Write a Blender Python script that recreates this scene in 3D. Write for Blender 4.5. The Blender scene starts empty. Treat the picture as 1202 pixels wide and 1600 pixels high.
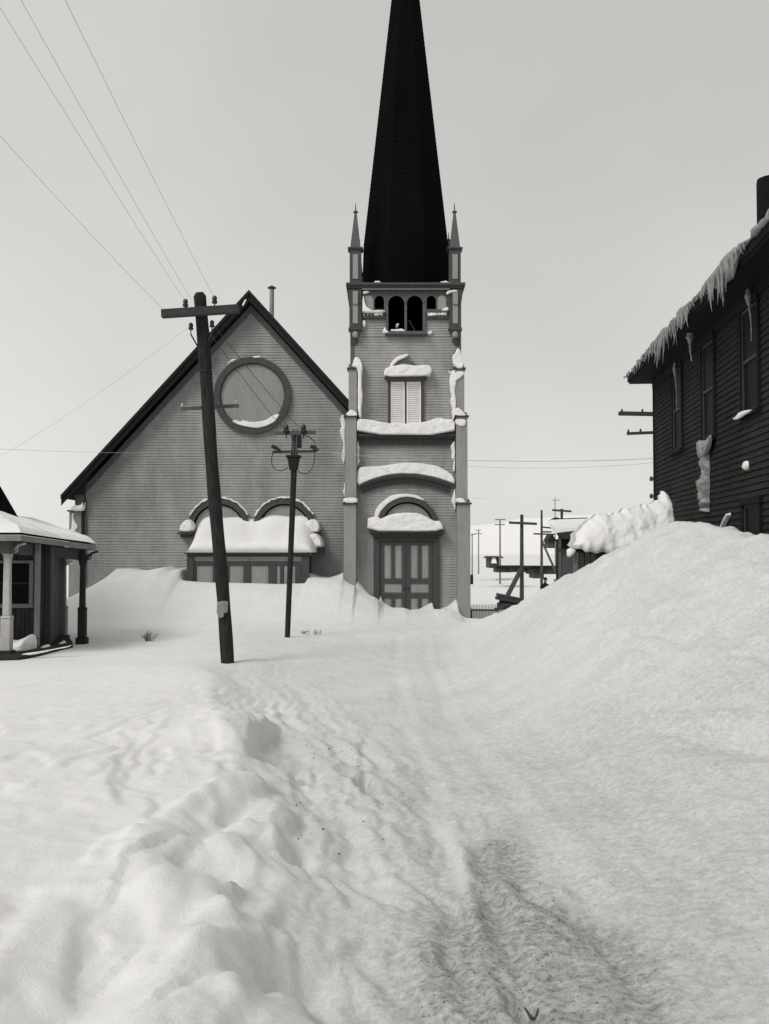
import bpy, bmesh, math, random
import numpy as np
from mathutils import Vector, Matrix, noise as mnoise
random.seed(7)
R = math.radians
scene = bpy.context.scene
COL = scene.collection

# ---------------------------------------------------------------- camera
F = 1600.0                      # focal length in photo pixels (photo 1202 x 1600)
EYE = 2.2
PITCH = math.atan(60 / F)
cam = bpy.data.cameras.new('camera')
cam.sensor_fit = 'VERTICAL'; cam.sensor_height = 36; cam.sensor_width = 27.05; cam.lens = 36.0
cam.clip_end = 4000; cam.clip_start = 0.05
camo = bpy.data.objects.new('camera', cam); COL.objects.link(camo)
camo.location = (0, 0, EYE); camo.rotation_euler = (R(90) + PITCH, 0, 0)
scene.camera = camo

# ---------------------------------------------------------------- world, sun, exposure
SUN_EL, SUN_AZ = R(44), R(-138)          # azimuth clockwise from +Y: the sun stands behind the camera's left shoulder
w = bpy.data.worlds.new('World'); scene.world = w; w.use_nodes = True
nt = w.node_tree; nt.nodes.clear()
def N(t, **k):
    n = nt.nodes.new(t)
    for a, b in k.items(): setattr(n, a, b)
    return n
sky = N('ShaderNodeTexSky'); sky.sky_type = 'NISHITA'; sky.sun_disc = False
sky.sun_elevation = SUN_EL; sky.sun_rotation = SUN_AZ; sky.dust_density = 3.0; sky.air_density = 1.0
bw = N('ShaderNodeRGBToBW'); nt.links.new(sky.outputs[0], bw.inputs[0])
tc = N('ShaderNodeTexCoord'); sep = N('ShaderNodeSeparateXYZ'); nt.links.new(tc.outputs['Generated'], sep.inputs[0])
ramp = N('ShaderNodeValToRGB'); nt.links.new(sep.outputs['Z'], ramp.inputs[0])
cr = ramp.color_ramp
cr.elements[0].position = 0.0; cr.elements[0].color = (.79, .776, .755, 1)
cr.elements[1].position = 1.0; cr.elements[1].color = (.57, .56, .545, 1)
for p, v in ((.06, .75), (.16, .66), (.34, .575), (.5, .555)):
    e = cr.elements.new(p); e.color = (v, v * .98, v * .952, 1)
nz = N('ShaderNodeTexNoise'); nz.inputs['Scale'].default_value = 2.2; nz.inputs['Detail'].default_value = 4
nt.links.new(tc.outputs['Generated'], nz.inputs['Vector'])
mr = N('ShaderNodeMapRange'); mr.inputs['From Min'].default_value = .3; mr.inputs['From Max'].default_value = .7
mr.inputs['To Min'].default_value = 8.5; mr.inputs['To Max'].default_value = 10.3
nt.links.new(nz.outputs[0], mr.inputs[0])
vm = N('ShaderNodeVectorMath', operation='SCALE'); nt.links.new(ramp.outputs[0], vm.inputs[0]); azx = N('ShaderNodeMath', operation='MULTIPLY_ADD'); nt.links.new(sep.outputs['X'], azx.inputs[0]); azx.inputs[1].default_value = -.17; azx.inputs[2].default_value = 1.0
azm = N('ShaderNodeMath', operation='MULTIPLY'); nt.links.new(azx.outputs[0], azm.inputs[0]); nt.links.new(mr.outputs[0], azm.inputs[1]); nt.links.new(azm.outputs[0], vm.inputs['Scale'])
sc_ = N('ShaderNodeMath', operation='MULTIPLY'); nt.links.new(bw.outputs[0], sc_.inputs[0]); sc_.inputs[1].default_value = .25
ad = N('ShaderNodeVectorMath', operation='ADD'); nt.links.new(vm.outputs[0], ad.inputs[0]); nt.links.new(sc_.outputs[0], ad.inputs[1])
bg = N('ShaderNodeBackground'); bg.inputs['Strength'].default_value = .1; nt.links.new(ad.outputs[0], bg.inputs['Color'])
wo = N('ShaderNodeOutputWorld'); nt.links.new(bg.outputs[0], wo.inputs[0])

sl = bpy.data.lights.new('sun', 'SUN'); sl.energy = 1.48; sl.angle = R(20); sl.color = (1, .985, .96)
so = bpy.data.objects.new('sun', sl); COL.objects.link(so)
sd = Vector((math.sin(SUN_AZ) * math.cos(SUN_EL), math.cos(SUN_AZ) * math.cos(SUN_EL), math.sin(SUN_EL)))
so.rotation_euler = sd.to_track_quat('Z', 'Y').to_euler(); so.location = (-20, -20, 40)
scene.view_settings.view_transform = 'Standard'; scene.view_settings.look = 'None'
scene.view_settings.exposure = 0.0; scene.view_settings.gamma = 1.0

# ---------------------------------------------------------------- helpers
def W(px, py, Y):
    """world point at depth Y seen at photo pixel (px, py)"""
    c, s = math.cos(PITCH), math.sin(PITCH)
    a, b = px - 601, 800 - py
    d = Vector((a, F * c - b * s, F * s + b * c))
    return Vector((0, 0, EYE)) + d * (Y / d.y)
def WX(px, Y): return W(px, 860, Y).x
def WZ(py, Y): return W(601, py, Y).z

MATS = {}
def mat(name, g, rough=.85, var=.12, scale=6.0, stretch=(1, 1, 1), bump=.0, bscale=60.0, spec=.2, tint=(1, .985, .965), fleck=0.0, mottle=0.0):
    """procedural painted / weathered surface in object coordinates"""
    m = bpy.data.materials.new(name); m.use_nodes = True; t = m.node_tree; n = t.nodes; L = t.links
    b = n['Principled BSDF']; b.inputs['Roughness'].default_value = rough; b.inputs['Specular IOR Level'].default_value = spec
    co = n.new('ShaderNodeNewGeometry'); mp = n.new('ShaderNodeMapping'); mp.inputs['Scale'].default_value = stretch
    L.new(co.outputs['Position'], mp.inputs[0])
    z = n.new('ShaderNodeTexNoise'); z.inputs['Scale'].default_value = scale; z.inputs['Detail'].default_value = 6; z.inputs['Roughness'].default_value = .65
    L.new(mp.outputs[0], z.inputs['Vector'])
    r = n.new('ShaderNodeMapRange'); r.inputs[1].default_value = .25; r.inputs[2].default_value = .75
    r.inputs[3].default_value = g * (1 - var); r.inputs[4].default_value = g * (1 + var); L.new(z.outputs[0], r.inputs[0])
    src = r.outputs[0]
    if mottle:
        z4 = n.new('ShaderNodeTexNoise'); z4.inputs['Scale'].default_value = .9; z4.inputs['Detail'].default_value = 9; z4.inputs['Roughness'].default_value = .7
        mp4 = n.new('ShaderNodeMapping'); mp4.inputs['Scale'].default_value = (1, 1, .35); L.new(co.outputs['Position'], mp4.inputs[0]); L.new(mp4.outputs[0], z4.inputs['Vector'])
        r4 = n.new('ShaderNodeMapRange'); r4.inputs[1].default_value = .3; r4.inputs[2].default_value = .7; r4.inputs[3].default_value = 1 - mottle; r4.inputs[4].default_value = 1 + mottle; L.new(z4.outputs[0], r4.inputs[0])
        a4 = n.new('ShaderNodeMath'); a4.operation = 'MULTIPLY'; L.new(src, a4.inputs[0]); L.new(r4.outputs[0], a4.inputs[1]); src = a4.outputs[0]
    if fleck:
        z2 = n.new('ShaderNodeTexNoise'); z2.inputs['Scale'].default_value = 9; z2.inputs['Detail'].default_value = 8; z2.inputs['Roughness'].default_value = .75
        L.new(co.outputs['Position'], z2.inputs['Vector'])
        r2 = n.new('ShaderNodeMapRange'); r2.inputs[1].default_value = .66; r2.inputs[2].default_value = .74; r2.inputs[3].default_value = 0; r2.inputs[4].default_value = fleck
        L.new(z2.outputs[0], r2.inputs[0])
        a = n.new('ShaderNodeMath'); a.operation = 'ADD'; L.new(src, a.inputs[0]); L.new(r2.outputs[0], a.inputs[1]); src = a.outputs[0]
    v = n.new('ShaderNodeVectorMath'); v.operation = 'SCALE'; v.inputs[0].default_value = tint; L.new(src, v.inputs['Scale'])
    L.new(v.outputs[0], b.inputs['Base Color'])
    if bump:
        z3 = n.new('ShaderNodeTexNoise'); z3.inputs['Scale'].default_value = bscale; z3.inputs['Detail'].default_value = 4
        L.new(mp.outputs[0], z3.inputs['Vector'])
        bp = n.new('ShaderNodeBump'); bp.inputs['Strength'].default_value = bump; bp.inputs['Distance'].default_value = .02
        L.new(z3.outputs[0], bp.inputs['Height']); L.new(bp.outputs[0], b.inputs['Normal'])
    MATS[name] = m
    return m

def snow_material(name, dirt=False):
    m = bpy.data.materials.new(name); m.use_nodes = True; t = m.node_tree; n = t.nodes; L = t.links
    b = n['Principled BSDF']; b.inputs['Roughness'].default_value = .8; b.inputs['Specular IOR Level'].default_value = .15
    co = n.new('ShaderNodeTexCoord')
    def noise(s, d=5, rg=.6):
        z = n.new('ShaderNodeTexNoise'); z.inputs['Scale'].default_value = s; z.inputs['Detail'].default_value = d; z.inputs['Roughness'].default_value = rg
        L.new(co.outputs['Object'], z.inputs['Vector']); return z.outputs[0]
    def mrange(x, a, b_, c, d):
        r = n.new('ShaderNodeMapRange'); L.new(x, r.inputs[0])
        for i, q in enumerate((a, b_, c, d)): r.inputs[i + 1].default_value = q
        return r.outputs[0]
    def math_(op, a, b_):
        q = n.new('ShaderNodeMath'); q.operation = op
        for i, x in enumerate((a, b_)):
            if isinstance(x, (int, float)): q.inputs[i].default_value = x
            else: L.new(x, q.inputs[i])
        return q.outputs[0]
    base = mrange(noise(1.3), .3, .7, .83, .89)
    if dirt:
        at = n.new('ShaderNodeAttribute'); at.attribute_name = 'dirt'
        d1 = mrange(noise(17, 9, .82), .36, .64, .45, 1.25)
        dm = math_('MULTIPLY', at.outputs['Fac'], d1)
        fl = mrange(noise(34, 4, .7), .60, .70, 0, 1)
        fm = math_('MULTIPLY', fl, math_('MULTIPLY', at.outputs['Fac'], .8))
        keep = math_('SUBTRACT', 1.0, math_('MINIMUM', math_('ADD', math_('MULTIPLY', dm, .62), math_('MULTIPLY', fm, .22)), .8))
        base = math_('MULTIPLY', base, keep)
    v = n.new('ShaderNodeVectorMath'); v.operation = 'SCALE'; v.inputs[0].default_value = (1, .992, .98); L.new(base, v.inputs['Scale'])
    L.new(v.outputs[0], b.inputs['Base Color'])
    hsum = math_('ADD', math_('MULTIPLY', noise(11, 8, .8), 1.2), math_('MULTIPLY', noise(60, 4, .75), .5))
    bp = n.new('ShaderNodeBump'); bp.inputs['Strength'].default_value = .55; bp.inputs['Distance'].default_value = .03
    L.new(hsum, bp.inputs['Height']); L.new(bp.outputs[0], b.inputs['Normal'])
    MATS[name] = m
    return m

snow_material('ground_snow', True); snow_material('snow')
mat('siding', .30, var=.14, scale=3.0, stretch=(.35, 1, 6), bump=.25, bscale=30, fleck=.45, mottle=.34)
mat('siding_tower', .32, var=.12, scale=3.0, stretch=(.35, 1, 6), bump=.25, bscale=30, fleck=.45, mottle=.34)
mat('trim', .072, var=.2, scale=8, bump=.2)
mat('trim_mid', .11, var=.2, scale=8, bump=.2)
mat('roof_dark', .020, var=.35, scale=12, bump=.4)
mat('spire_slate', .0038, var=.5, scale=14, bump=.3, spec=.03, fleck=.02, mottle=.4)
mat('panel', .30, mottle=.15, var=.14, scale=10, stretch=(3, 1, .4), bump=.2)
mat('buttress_paint', .29, var=.1, scale=5, stretch=(2, 2, .5), bump=.2, fleck=.25, mottle=.15)
mat('louvre_white', .86, var=.08, scale=10)
mat('near_black', .004, spec=0)  # near-black; in the belfry it puts the unlit dark into the colour
mat('pole_wood', .023, var=.85, scale=5, stretch=(7, 7, .4), bump=.9, bscale=18, fleck=.06, mottle=.4)
mat('arm_wood', .045, var=.4, scale=6, stretch=(.6, 4, 4), bump=.5)
mat('arm_pale', .09, var=.3, scale=6)
mat('insulator', .014, rough=.3, spec=.5)
mat('wire', .38, var=.1)
mat('wire_dark', .06, var=.1)
mat('metal_pipe', .28, var=.4, scale=7, stretch=(3, 3, .5))
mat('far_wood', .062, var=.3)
mat('far_pale', .19, var=.3)  # pale wood; on the far poles this grey stands in for distance haze
mat('house_board', .024, var=.45, scale=5, stretch=(.4, .4, 5), bump=.4, fleck=.09, spec=.1, mottle=.35)
mat('house_trim', .013, var=.3, spec=.1)
mat('house_pale', .05, var=.3)
mat('glass_dark', .005, rough=.5, spec=.06)
mat('porch_board', .04, var=.5, scale=7, stretch=(5, 5, .4), bump=.4, fleck=.05)
mat('porch_side', .085, var=.4, scale=7, stretch=(5, 5, .4), bump=.4, fleck=.12)
mat('porch_pale', .42, var=.15, scale=6)
mat('porch_mid', .20, var=.2, scale=6)
mat('porch_dark', .03, var=.3)
mat('paper', .22, var=.5, scale=30)
mat('coat', .012, var=.3); mat('skin_tone', .35)
mat('soil', .07, var=.5, scale=40)
mat('stack_metal', .008, var=.4, spec=.1)
mice = mat('ice', .29, rough=.3, var=.4, scale=12, spec=.5, bump=.4, bscale=12)
mice.node_tree.nodes['Principled BSDF'].inputs['Transmission Weight'].default_value = .22

def tag(o, label=None, cat=None, group=None, kind=None):
    if label: o['label'] = label
    if cat: o['category'] = cat
    if group: o['group'] = group
    if kind: o['kind'] = kind
    return o
def empty(name, loc, rz=0.0):
    o = bpy.data.objects.new(name, None); COL.objects.link(o)
    o.location = loc; o.rotation_euler = (0, 0, rz); o.empty_display_size = .3
    return o
def place(o, parent, local):
    """vertices are world coordinates unless local; parents that are empties without rotation get an offset"""
    if parent is not None:
        o.parent = parent
        if not local and parent.type == 'EMPTY': o.location = tuple(-Vector(parent.location))
def link_mesh(name, me, m, parent=None, local=False, loc=None):
    if m is not None and not me.materials: me.materials.append(MATS[m])
    o = bpy.data.objects.new(name, me); COL.objects.link(o)
    place(o, parent, local)
    if loc is not None: o.location = Vector(o.location) + Vector(loc)
    return o

class MB:
    def __init__(s): s.v = []; s.f = []
    def add(s, vs, fs):
        k = len(s.v); s.v += [tuple(p) for p in vs]; s.f += [tuple(i + k for i in q) for q in fs]; return s
    def box(s, x0, x1, y0, y1, z0, z1):
        vs = [(x0,y0,z0),(x1,y0,z0),(x1,y1,z0),(x0,y1,z0),(x0,y0,z1),(x1,y0,z1),(x1,y1,z1),(x0,y1,z1)]
        return s.add(vs, [(0,3,2,1),(4,5,6,7),(0,1,5,4),(1,2,6,5),(2,3,7,6),(3,0,4,7)])
    def frustum(s, a, b):
        """a, b = (x0,x1,y0,y1,z) rectangles"""
        vs = [(a[0],a[2],a[4]),(a[1],a[2],a[4]),(a[1],a[3],a[4]),(a[0],a[3],a[4]),(b[0],b[2],b[4]),(b[1],b[2],b[4]),(b[1],b[3],b[4]),(b[0],b[3],b[4])]
        return s.add(vs, [(0,3,2,1),(4,5,6,7),(0,1,5,4),(1,2,6,5),(2,3,7,6),(3,0,4,7)])
    def bar(s, p, q, wd, ht=None):
        """square beam between two points"""
        p, q = Vector(p), Vector(q); d = (q - p).normalized(); ht = ht or wd
        u = d.cross(Vector((0,0,1))); u = u.normalized() if u.length > .05 else Vector((1,0,0)); v = u.cross(d).normalized()
        vs = [c + u*a*wd/2 + v*b*ht/2 for c in (p, q) for a, b in ((-1,-1),(1,-1),(1,1),(-1,1))]
        return s.add(vs, [(0,1,2,3),(7,6,5,4),(0,4,5,1),(1,5,6,2),(2,6,7,3),(3,7,4,0)])
    def tube(s, pts, r, n=8, caps=True):
        pts = [Vector(p) for p in pts]; m = len(pts); rs = r if isinstance(r, (list, tuple)) else [r] * m
        vs = []
        for i, p in enumerate(pts):
            d = (pts[min(i+1, m-1)] - pts[max(i-1, 0)]).normalized()
            u = d.cross(Vector((0, 1, 0.01))) if abs(d.y) < .9 else d.cross(Vector((1, 0, 0)))
            u.normalize(); v = d.cross(u)
            vs += [p + (u * math.cos(2*math.pi*k/n) + v * math.sin(2*math.pi*k/n)) * rs[i] for k in range(n)]
        fs = [(i*n+k, i*n+(k+1) % n, (i+1)*n+(k+1) % n, (i+1)*n+k) for i in range(m-1) for k in range(n)]
        if caps: fs += [tuple(range(n))[::-1], tuple((m-1)*n+k for k in range(n))]
        return s.add(vs, fs)
    def lathe(s, c, prof, n=12, rot=0.0):
        """prof = [(r, z)] round the vertical through c"""
        c = Vector(c); vs = []
        for r, z in prof:
            vs += [(c.x + r*math.cos(2*math.pi*k/n+rot), c.y + r*math.sin(2*math.pi*k/n+rot), c.z + z) for k in range(n)]
        m = len(prof)
        fs = [(i*n+k, i*n+(k+1) % n, (i+1)*n+(k+1) % n, (i+1)*n+k) for i in range(m-1) for k in range(n)]
        fs += [tuple(range(n))[::-1], tuple((m-1)*n+k for k in range(n))]
        return s.add(vs, fs)
    def prism(s, poly, y0, y1):
        """convex xz polygon, anticlockwise seen from the front (-y)"""
        n = len(poly)
        vs = [(x, y0, z) for x, z in poly] + [(x, y1, z) for x, z in poly]
        return s.add(vs, [tuple(range(n)), tuple(range(2*n-1, n-1, -1))] + [(i, i+n, (i+1) % n+n, (i+1) % n) for i in range(n)])
    def mesh(s, name, smooth=False):
        me = bpy.data.meshes.new(name); me.from_pydata(s.v, [], s.f); me.update()
        if smooth:
            me.shade_smooth(); me.set_sharp_from_angle(angle=R(40))
        return me
    def build(s, name, m, parent=None, local=False, smooth=False, bevel=0, kind=None, loc=None):
        o = link_mesh(name, s.mesh(name, smooth), m, parent, local, loc)
        if bevel:
            b = o.modifiers.new('bevel', 'BEVEL'); b.width = bevel; b.segments = 1; b.limit_method = 'ANGLE'
        if kind: o['kind'] = kind
        return o

def plate(name, outline, holes, y0, y1, m, parent=None, local=False, kind=None):
    """flat board with real openings, cut in the xz plane between depths y0 and y1"""
    cu = bpy.data.curves.new('c', 'CURVE'); cu.dimensions = '2D'; cu.fill_mode = 'BOTH'; cu.extrude = abs(y1 - y0) / 2
    for loop in [outline] + list(holes):
        sp = cu.splines.new('POLY'); sp.points.add(len(loop) - 1); sp.use_cyclic_u = True
        for i, (x, z) in enumerate(loop): sp.points[i].co = (x, z, 0, 1)
    t = bpy.data.objects.new('c', cu); me = bpy.data.meshes.new_from_object(t)
    bpy.data.objects.remove(t); bpy.data.curves.remove(cu); me.name = name
    ym = (y0 + y1) / 2
    me.transform(Matrix(((1,0,0,0),(0,0,-1,ym),(0,1,0,0),(0,0,0,1)))); me.update(); me.materials.clear()
    return link_mesh(name, me, m, parent, local)
def arc(cx, cz, r, a0, a1, n=24, rz=None):
    rz = rz or r
    return [(cx + r*math.cos(R(a0+(a1-a0)*i/n)), cz + rz*math.sin(R(a0+(a1-a0)*i/n))) for i in range(n+1)]
def arch_hole(x0, x1, z0, z1):
    """round headed opening"""
    r = (x1 - x0) / 2
    return [(x0, z0), (x1, z0)] + arc((x0+x1)/2, z1 - r, r, 0, 180, 14)
def ring(name, cx, cz, ro, ri, a0, a1, y0, y1, m, parent, local=False, n=36):
    o = arc(cx, cz, ro, a0, a1, n); i = arc(cx, cz, ri, a0, a1, n)
    b = MB(); vs = []
    for (xo, zo), (xi, zi) in zip(o, i): vs += [(xo, y0, zo), (xi, y0, zi), (xi, y1, zi), (xo, y1, zo)]
    fs = []
    for k in range(n):
        a, c = k*4, k*4+4
        fs += [(a, a+1, c+1, c), (a+1, a+2, c+2, c+1), (a+2, a+3, c+3, c+2), (a+3, a, c, c+3)]
    if abs(abs(a1-a0) - 360) > 1: fs += [(0, 3, 2, 1), (4*n, 4*n+1, 4*n+2, 4*n+3)]
    return b.add(vs, fs).build(name, m, parent, local)

BOARD_CACHE = {}
def boards(parent, extent, z0, z1, pitch, y, m, local=False, name='clapboard', thick=.028):
    """lapped horizontal siding: every board an object; extent(z) -> [(x0, x1), ...]"""
    z = z0
    while z < z1 - .01:
        zt = min(z + pitch, z1)
        for x0, x1 in extent((z + zt) / 2):
            if x1 - x0 < .03: continue
            key = (round(x1-x0, 3), round(zt-z, 3), m, thick)
            me = BOARD_CACHE.get(key)
            if me is None:
                L = x1 - x0; h = zt - z
                me = MB().add([(0,-thick,0),(L,-thick,0),(L,-.004,h),(0,-.004,h),(0,.0,0),(L,.0,0),(L,0,h),(0,0,h)],
                              [(0,1,2,3),(4,5,1,0),(1,5,6,2),(4,0,3,7),(3,2,6,7)]).mesh(name)
                me.materials.append(MATS[m]); BOARD_CACHE[key] = me
            link_mesh(name, me, None, parent, local, (x0, y + random.uniform(-.002, .002), z))
        z = zt

def chaikin(p, n=2):
    for _ in range(n):
        q = []
        for i in range(len(p)):
            a, b = p[i], p[(i+1) % len(p)]
            q += [(a[0]*.75+b[0]*.25, a[1]*.75+b[1]*.25), (a[0]*.25+b[0]*.75, a[1]*.25+b[1]*.75)]
        p = q
    return p
def puff(name, outline, yb, depth, r, label=None, parent=None, local=False, res=.022, rough=.018, m='snow', smooth_n=1, tilt=0.0, loc=(0,0,0), cat='snow', jag=.012):
    """snow stuck on / heaped against a facade: a bulging body with the given outline, real thickness"""
    P = np.array(chaikin(outline, smooth_n), float); r = r*.42; rough = rough*.45; jag = jag*1.8
    sd_ = random.random() * 50
    P = P + np.array([[mnoise.noise(Vector((x*9, z*9, sd_))) , mnoise.noise(Vector((x*9, z*9, sd_+9)))] for x, z in P]) * jag
    A = P; B = np.roll(P, -1, 0)
    x0, z0 = P.min(0) - res*1.5; x1, z1 = P.max(0) + res*1.5
    gx = np.arange(x0, x1 + res, res); gz = np.arange(z0, z1 + res, res)
    GX, GZ = np.meshgrid(gx, gz, indexing='ij'); Q = np.stack([GX.ravel(), GZ.ravel()], 1)
    best = np.full(len(Q), 1e9); near = Q.copy(); ins = np.zeros(len(Q), bool)
    for a, b in zip(A, B):
        d = b - a; t = np.clip(((Q - a) @ d) / max(d @ d, 1e-12), 0, 1); c = a + t[:, None]*d
        ds = np.hypot(*(Q - c).T); k = ds < best; best[k] = ds[k]; near[k] = c[k]
        cond = ((a[1] > Q[:,1]) != (b[1] > Q[:,1]))
        xi = (b[0]-a[0])*(Q[:,1]-a[1])/((b[1]-a[1]) if b[1] != a[1] else 1e-9)+a[0]
        ins ^= cond & (Q[:,0] < xi)
    nx, nz_ = GX.shape; idx = np.arange(nx*nz_).reshape(nx, nz_)
    c4 = np.stack([idx[:-1,:-1], idx[1:,:-1], idx[1:,1:], idx[:-1,1:]], -1).reshape(-1, 4)
    keep = ins[c4].any(1); c4 = c4[keep]
    used = np.unique(c4); remap = -np.ones(nx*nz_, int); remap[used] = np.arange(len(used))
    vs = []
    for u in used:
        if ins[u]:
            x, z = Q[u]; e = min(best[u] / r, 1.0); dd = depth * math.sqrt(max(0, 1 - (1-e)**2))
            nn = mnoise.fractal(Vector((x*3, z*3, sd_)), .7, 2.1, 4)
            vs.append((x, yb - dd - tilt*(z1 - z) - nn*rough*2*e*(depth/.15)**.5, z))
        else:
            x, z = near[u]; vs.append((x, yb - tilt*(z1 - z), z))
    k = len(vs); fs = [tuple(remap[i] for i in q) for q in c4]
    # closed back
    vs += [(v[0], yb + .005, v[2]) for v in vs]; fs += [tuple(i + k for i in q[::-1]) for q in fs]
    me = bpy.data.meshes.new(name); me.from_pydata(vs, [], fs); me.update(); me.shade_smooth()
    o = link_mesh(name, me, m, parent, local, loc)
    if label: tag(o, label, cat, kind='stuff')
    return o
def PX(pts, Y): return [(WX(x, Y), WZ(y, Y)) for x, y in pts]

# ---------------------------------------------------------------- ground
def vnoise(x, y, seed=0):
    xi = np.floor(x).astype(np.int64); yi = np.floor(y).astype(np.int64); fx = x - xi; fy = y - yi
    fx = fx*fx*fx*(fx*(fx*6-15)+10); fy = fy*fy*fy*(fy*(fy*6-15)+10)
    def h(a, b):
        n = (a*374761393 + b*668265263 + seed*1442695041) & 0xffffffff
        n = ((n ^ (n >> 13)) * 1274126177) & 0xffffffff
        return ((n ^ (n >> 16)) & 0xffff) / 65535.0 * 2 - 1
    return (h(xi, yi)*(1-fx) + h(xi+1, yi)*fx)*(1-fy) + (h(xi, yi+1)*(1-fx) + h(xi+1, yi+1)*fx)*fy
def fbm(x, y, o=4, seed=0, g=.5):
    s = 0; a = 1; t = 0
    x, y = x*.8 - y*.6, x*.6 + y*.8
    for i in range(o):
        s = s + a*vnoise(x*2**i + i*17.3, y*2**i - i*9.1, seed+i); t += a; a *= g
        x, y = x*.8 - y*.6, x*.6 + y*.8
    return s / t
def sst(a, b, x):
    t = np.clip((x - a)/(b - a), 0, 1); return t*t*(3-2*t)

DR = [(-400,-.1),(0,.15),(60,.2),(100,.30),(113,.40),(128,.66),(145,.85),(160,1.0),(172,1.25),(185,1.57),(205,1.55),(225,1.48),(262,1.64),(272,1.5),(284,1.6),(291,1.5),
      (293,1.03),(330,1.10),(400,1.05),(440,1.0),(480,.88),(484,1.42),(500,1.30),(515,1.27),(530,1.36),(537,1.44),(541,1.2),(557,.86),(558,1.22),
      (572,.85),(585,.5),(592,.3),(594,.68),(600,.45),(615,.22),(630,.18),(640,.16),(655,.2),(675,.42),(678,.12),(690,.22),(700,.32),(713,.56),(716,.15),
      (724,-.1),(729,-.3),(745,-.45),(800,-.6),(2000,-.6)]
DX = np.array([WX(p, 35) for p, _ in DR]); DZ = np.array([z for _, z in DR])
RC = [(2.55,32,-.16,.5),(2.9,30.5,.05,.6),(3.45,28,.62,.8),(3.9,25,1.26,1.1),(4.1,22,1.80,1.3),(4.37,19.5,2.26,1.5),(4.5,16.5,2.66,1.6),(4.64,15.5,2.70,1.6),
      (4.80,14.5,2.60,1.6),(4.86,13.8,2.46,1.6),(4.88,13,2.42,1.6),(5.2,11,2.1,1.6),(5.7,8,1.5,1.6),(6.2,4,1.2,1.6),(6.5,0,1.1,1.6),(6.5,-40,1.1,1.6)]
RC = sorted(RC, key=lambda t: t[1])
RY = np.array([t[1] for t in RC]); RXX = np.array([t[0] for t in RC]); RZ = np.array([t[2] for t in RC])
LBY = np.array([-40, 0, 4, 8, 12.7, 20, 24, 60]); LBX = np.array([.25, .25, 0.0, -.55, -1.45, -2.9, -3.6, -6])
def ground(x, y, fine=True):
    z = -1.2*sst(37, 52, y)*sst(1.5, 3.2, x) - .9*sst(45, 80, y)*(1-sst(1.5, 3.2, x))
    z = z + .15*fbm(x*.08, y*.08, 3, 3)*sst(45, 120, y)*4
    # drifts against the church
    g = sst(28.0, 34.2, y)**1.6 * (1 - sst(36.5, 40, y))
    D = np.interp(x, DX, DZ)
    neg = np.minimum(D, 0)*sst(33, 36, y); pos = np.maximum(D, 0)
    sm = np.interp(x, DX, np.convolve(np.pad(DZ, 3, 'edge'), np.ones(7)/7, 'valid'))
    k = sst(33.6, 34.9, y)
    z = z + neg*(1-sst(36.5, 40, y)) + np.maximum(pos*k + np.maximum(sm, 0)*(1-k), 0)*g
    # hollow pocket dug by the wind round the box porch sides
    # right hand bank thrown up along the house
    rx = np.interp(y, RY, RXX); rz = np.interp(y, RY, RZ) * (1 - sst(31.5, 33.5, y))
    rz = rz + .05*fbm(y*.5, y*0, 3, 31)
    lo = np.interp(y, [0, 6, 14, 24, 32], [.2, .3, .7, 1.3, 2.0])
    s = np.clip((x - lo)/(rx - lo), 0, 1)
    front = .5*s**1.9 + .5*s*s*(3-2*s)
    back = np.clip((x - rx)/np.interp(y, [10, 20, 28], [2.0, 1.7, .9]), 0, 1)
    floor_ = np.where(x > rx, .55, 0)
    bank = np.where(x <= rx, rz*front, rz*(1 - back*back*(3-2*back)) + np.minimum(floor_, rz*.3)*back)
    rnd = np.exp(-((x-rx)/.45)**2)*.08
    z = z + bank*(1 - sst(31.5, 34, y)*1.0) - rnd*(rz > .4)
    # left hand bank beside the shovelled way
    lx = np.interp(y, LBY, LBX) + .14*fbm(y*.7, y*0+3, 3, 8) + .10*fbm(y*2.7, y*0, 2, 9)
    near = 1 - sst(7.5, 15, y)
    e = (lx - x)
    z = z + (near*.16 + .27*(1-sst(16, 21, y)))*sst(-.12, .75, e) + near*.04*sst(.8, 2.6, e)
    z = z - .07*sst(8.6, 9.3, y + .12*x + .25*fbm(x*.6, y*.6, 2, 12))*near*sst(1.8, 4.0, e)
    z = z - .25*sst(3, 9, e)*near*0
    if not fine: return z
    zone = np.exp(-((e + .25)/.95)**2) * (1 - .75*sst(12, 19, y)) * (1 - sst(18, 26, y))       # churned margin
    road = sst(.3, -1.0, e) if False else 1 - sst(-.9, -.2, e)
    # long swells
    z = z + .045*fbm(x*.45, y*.30, 3, 21)*(1 - .6*sst(24, 30, y)) 
    # streaky shovel marks running with the way
    u = x - lx; 
    aw = 9*np.log(np.maximum(y, 1.5))
    z = z + zone*(.085*fbm(u*2.6, aw*.35, 3, 5, .5) + .055*(.4 - np.abs(fbm(u*4.4, aw*.5, 3, 6)))*2 + .028*fbm(u*12, aw*1.6, 4, 7))
    # scooped hollows and lumps on the left bank
    lb = sst(-.1, .8, e)*near
    def terr(v, sh): f = np.floor(v); q = v - f; return f + sst(.5-sh, .5+sh, q)
    tn = fbm(x*.75 + .25*fbm(x*1.7, y*1.2, 3, 71), aw*.17, 3, 70, .5)*3.2 + .5*fbm(x*3, y*2, 3, 73)
    z = z + lb*.038*(terr(tn, .16) - .45*tn)*sst(5.5, 3.0, e)
    rdg = 1 - np.abs(fbm(x*1.15 + .4*fbm(x, y, 2, 41), y*.62, 3, 14))*2.4
    z = z + lb*(.03*np.clip(rdg, 0, 1)**2*fbm(x*.5+3, y*.5, 2, 15) + .016*fbm(x*2.6, y*1.6, 4, 16))
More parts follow.
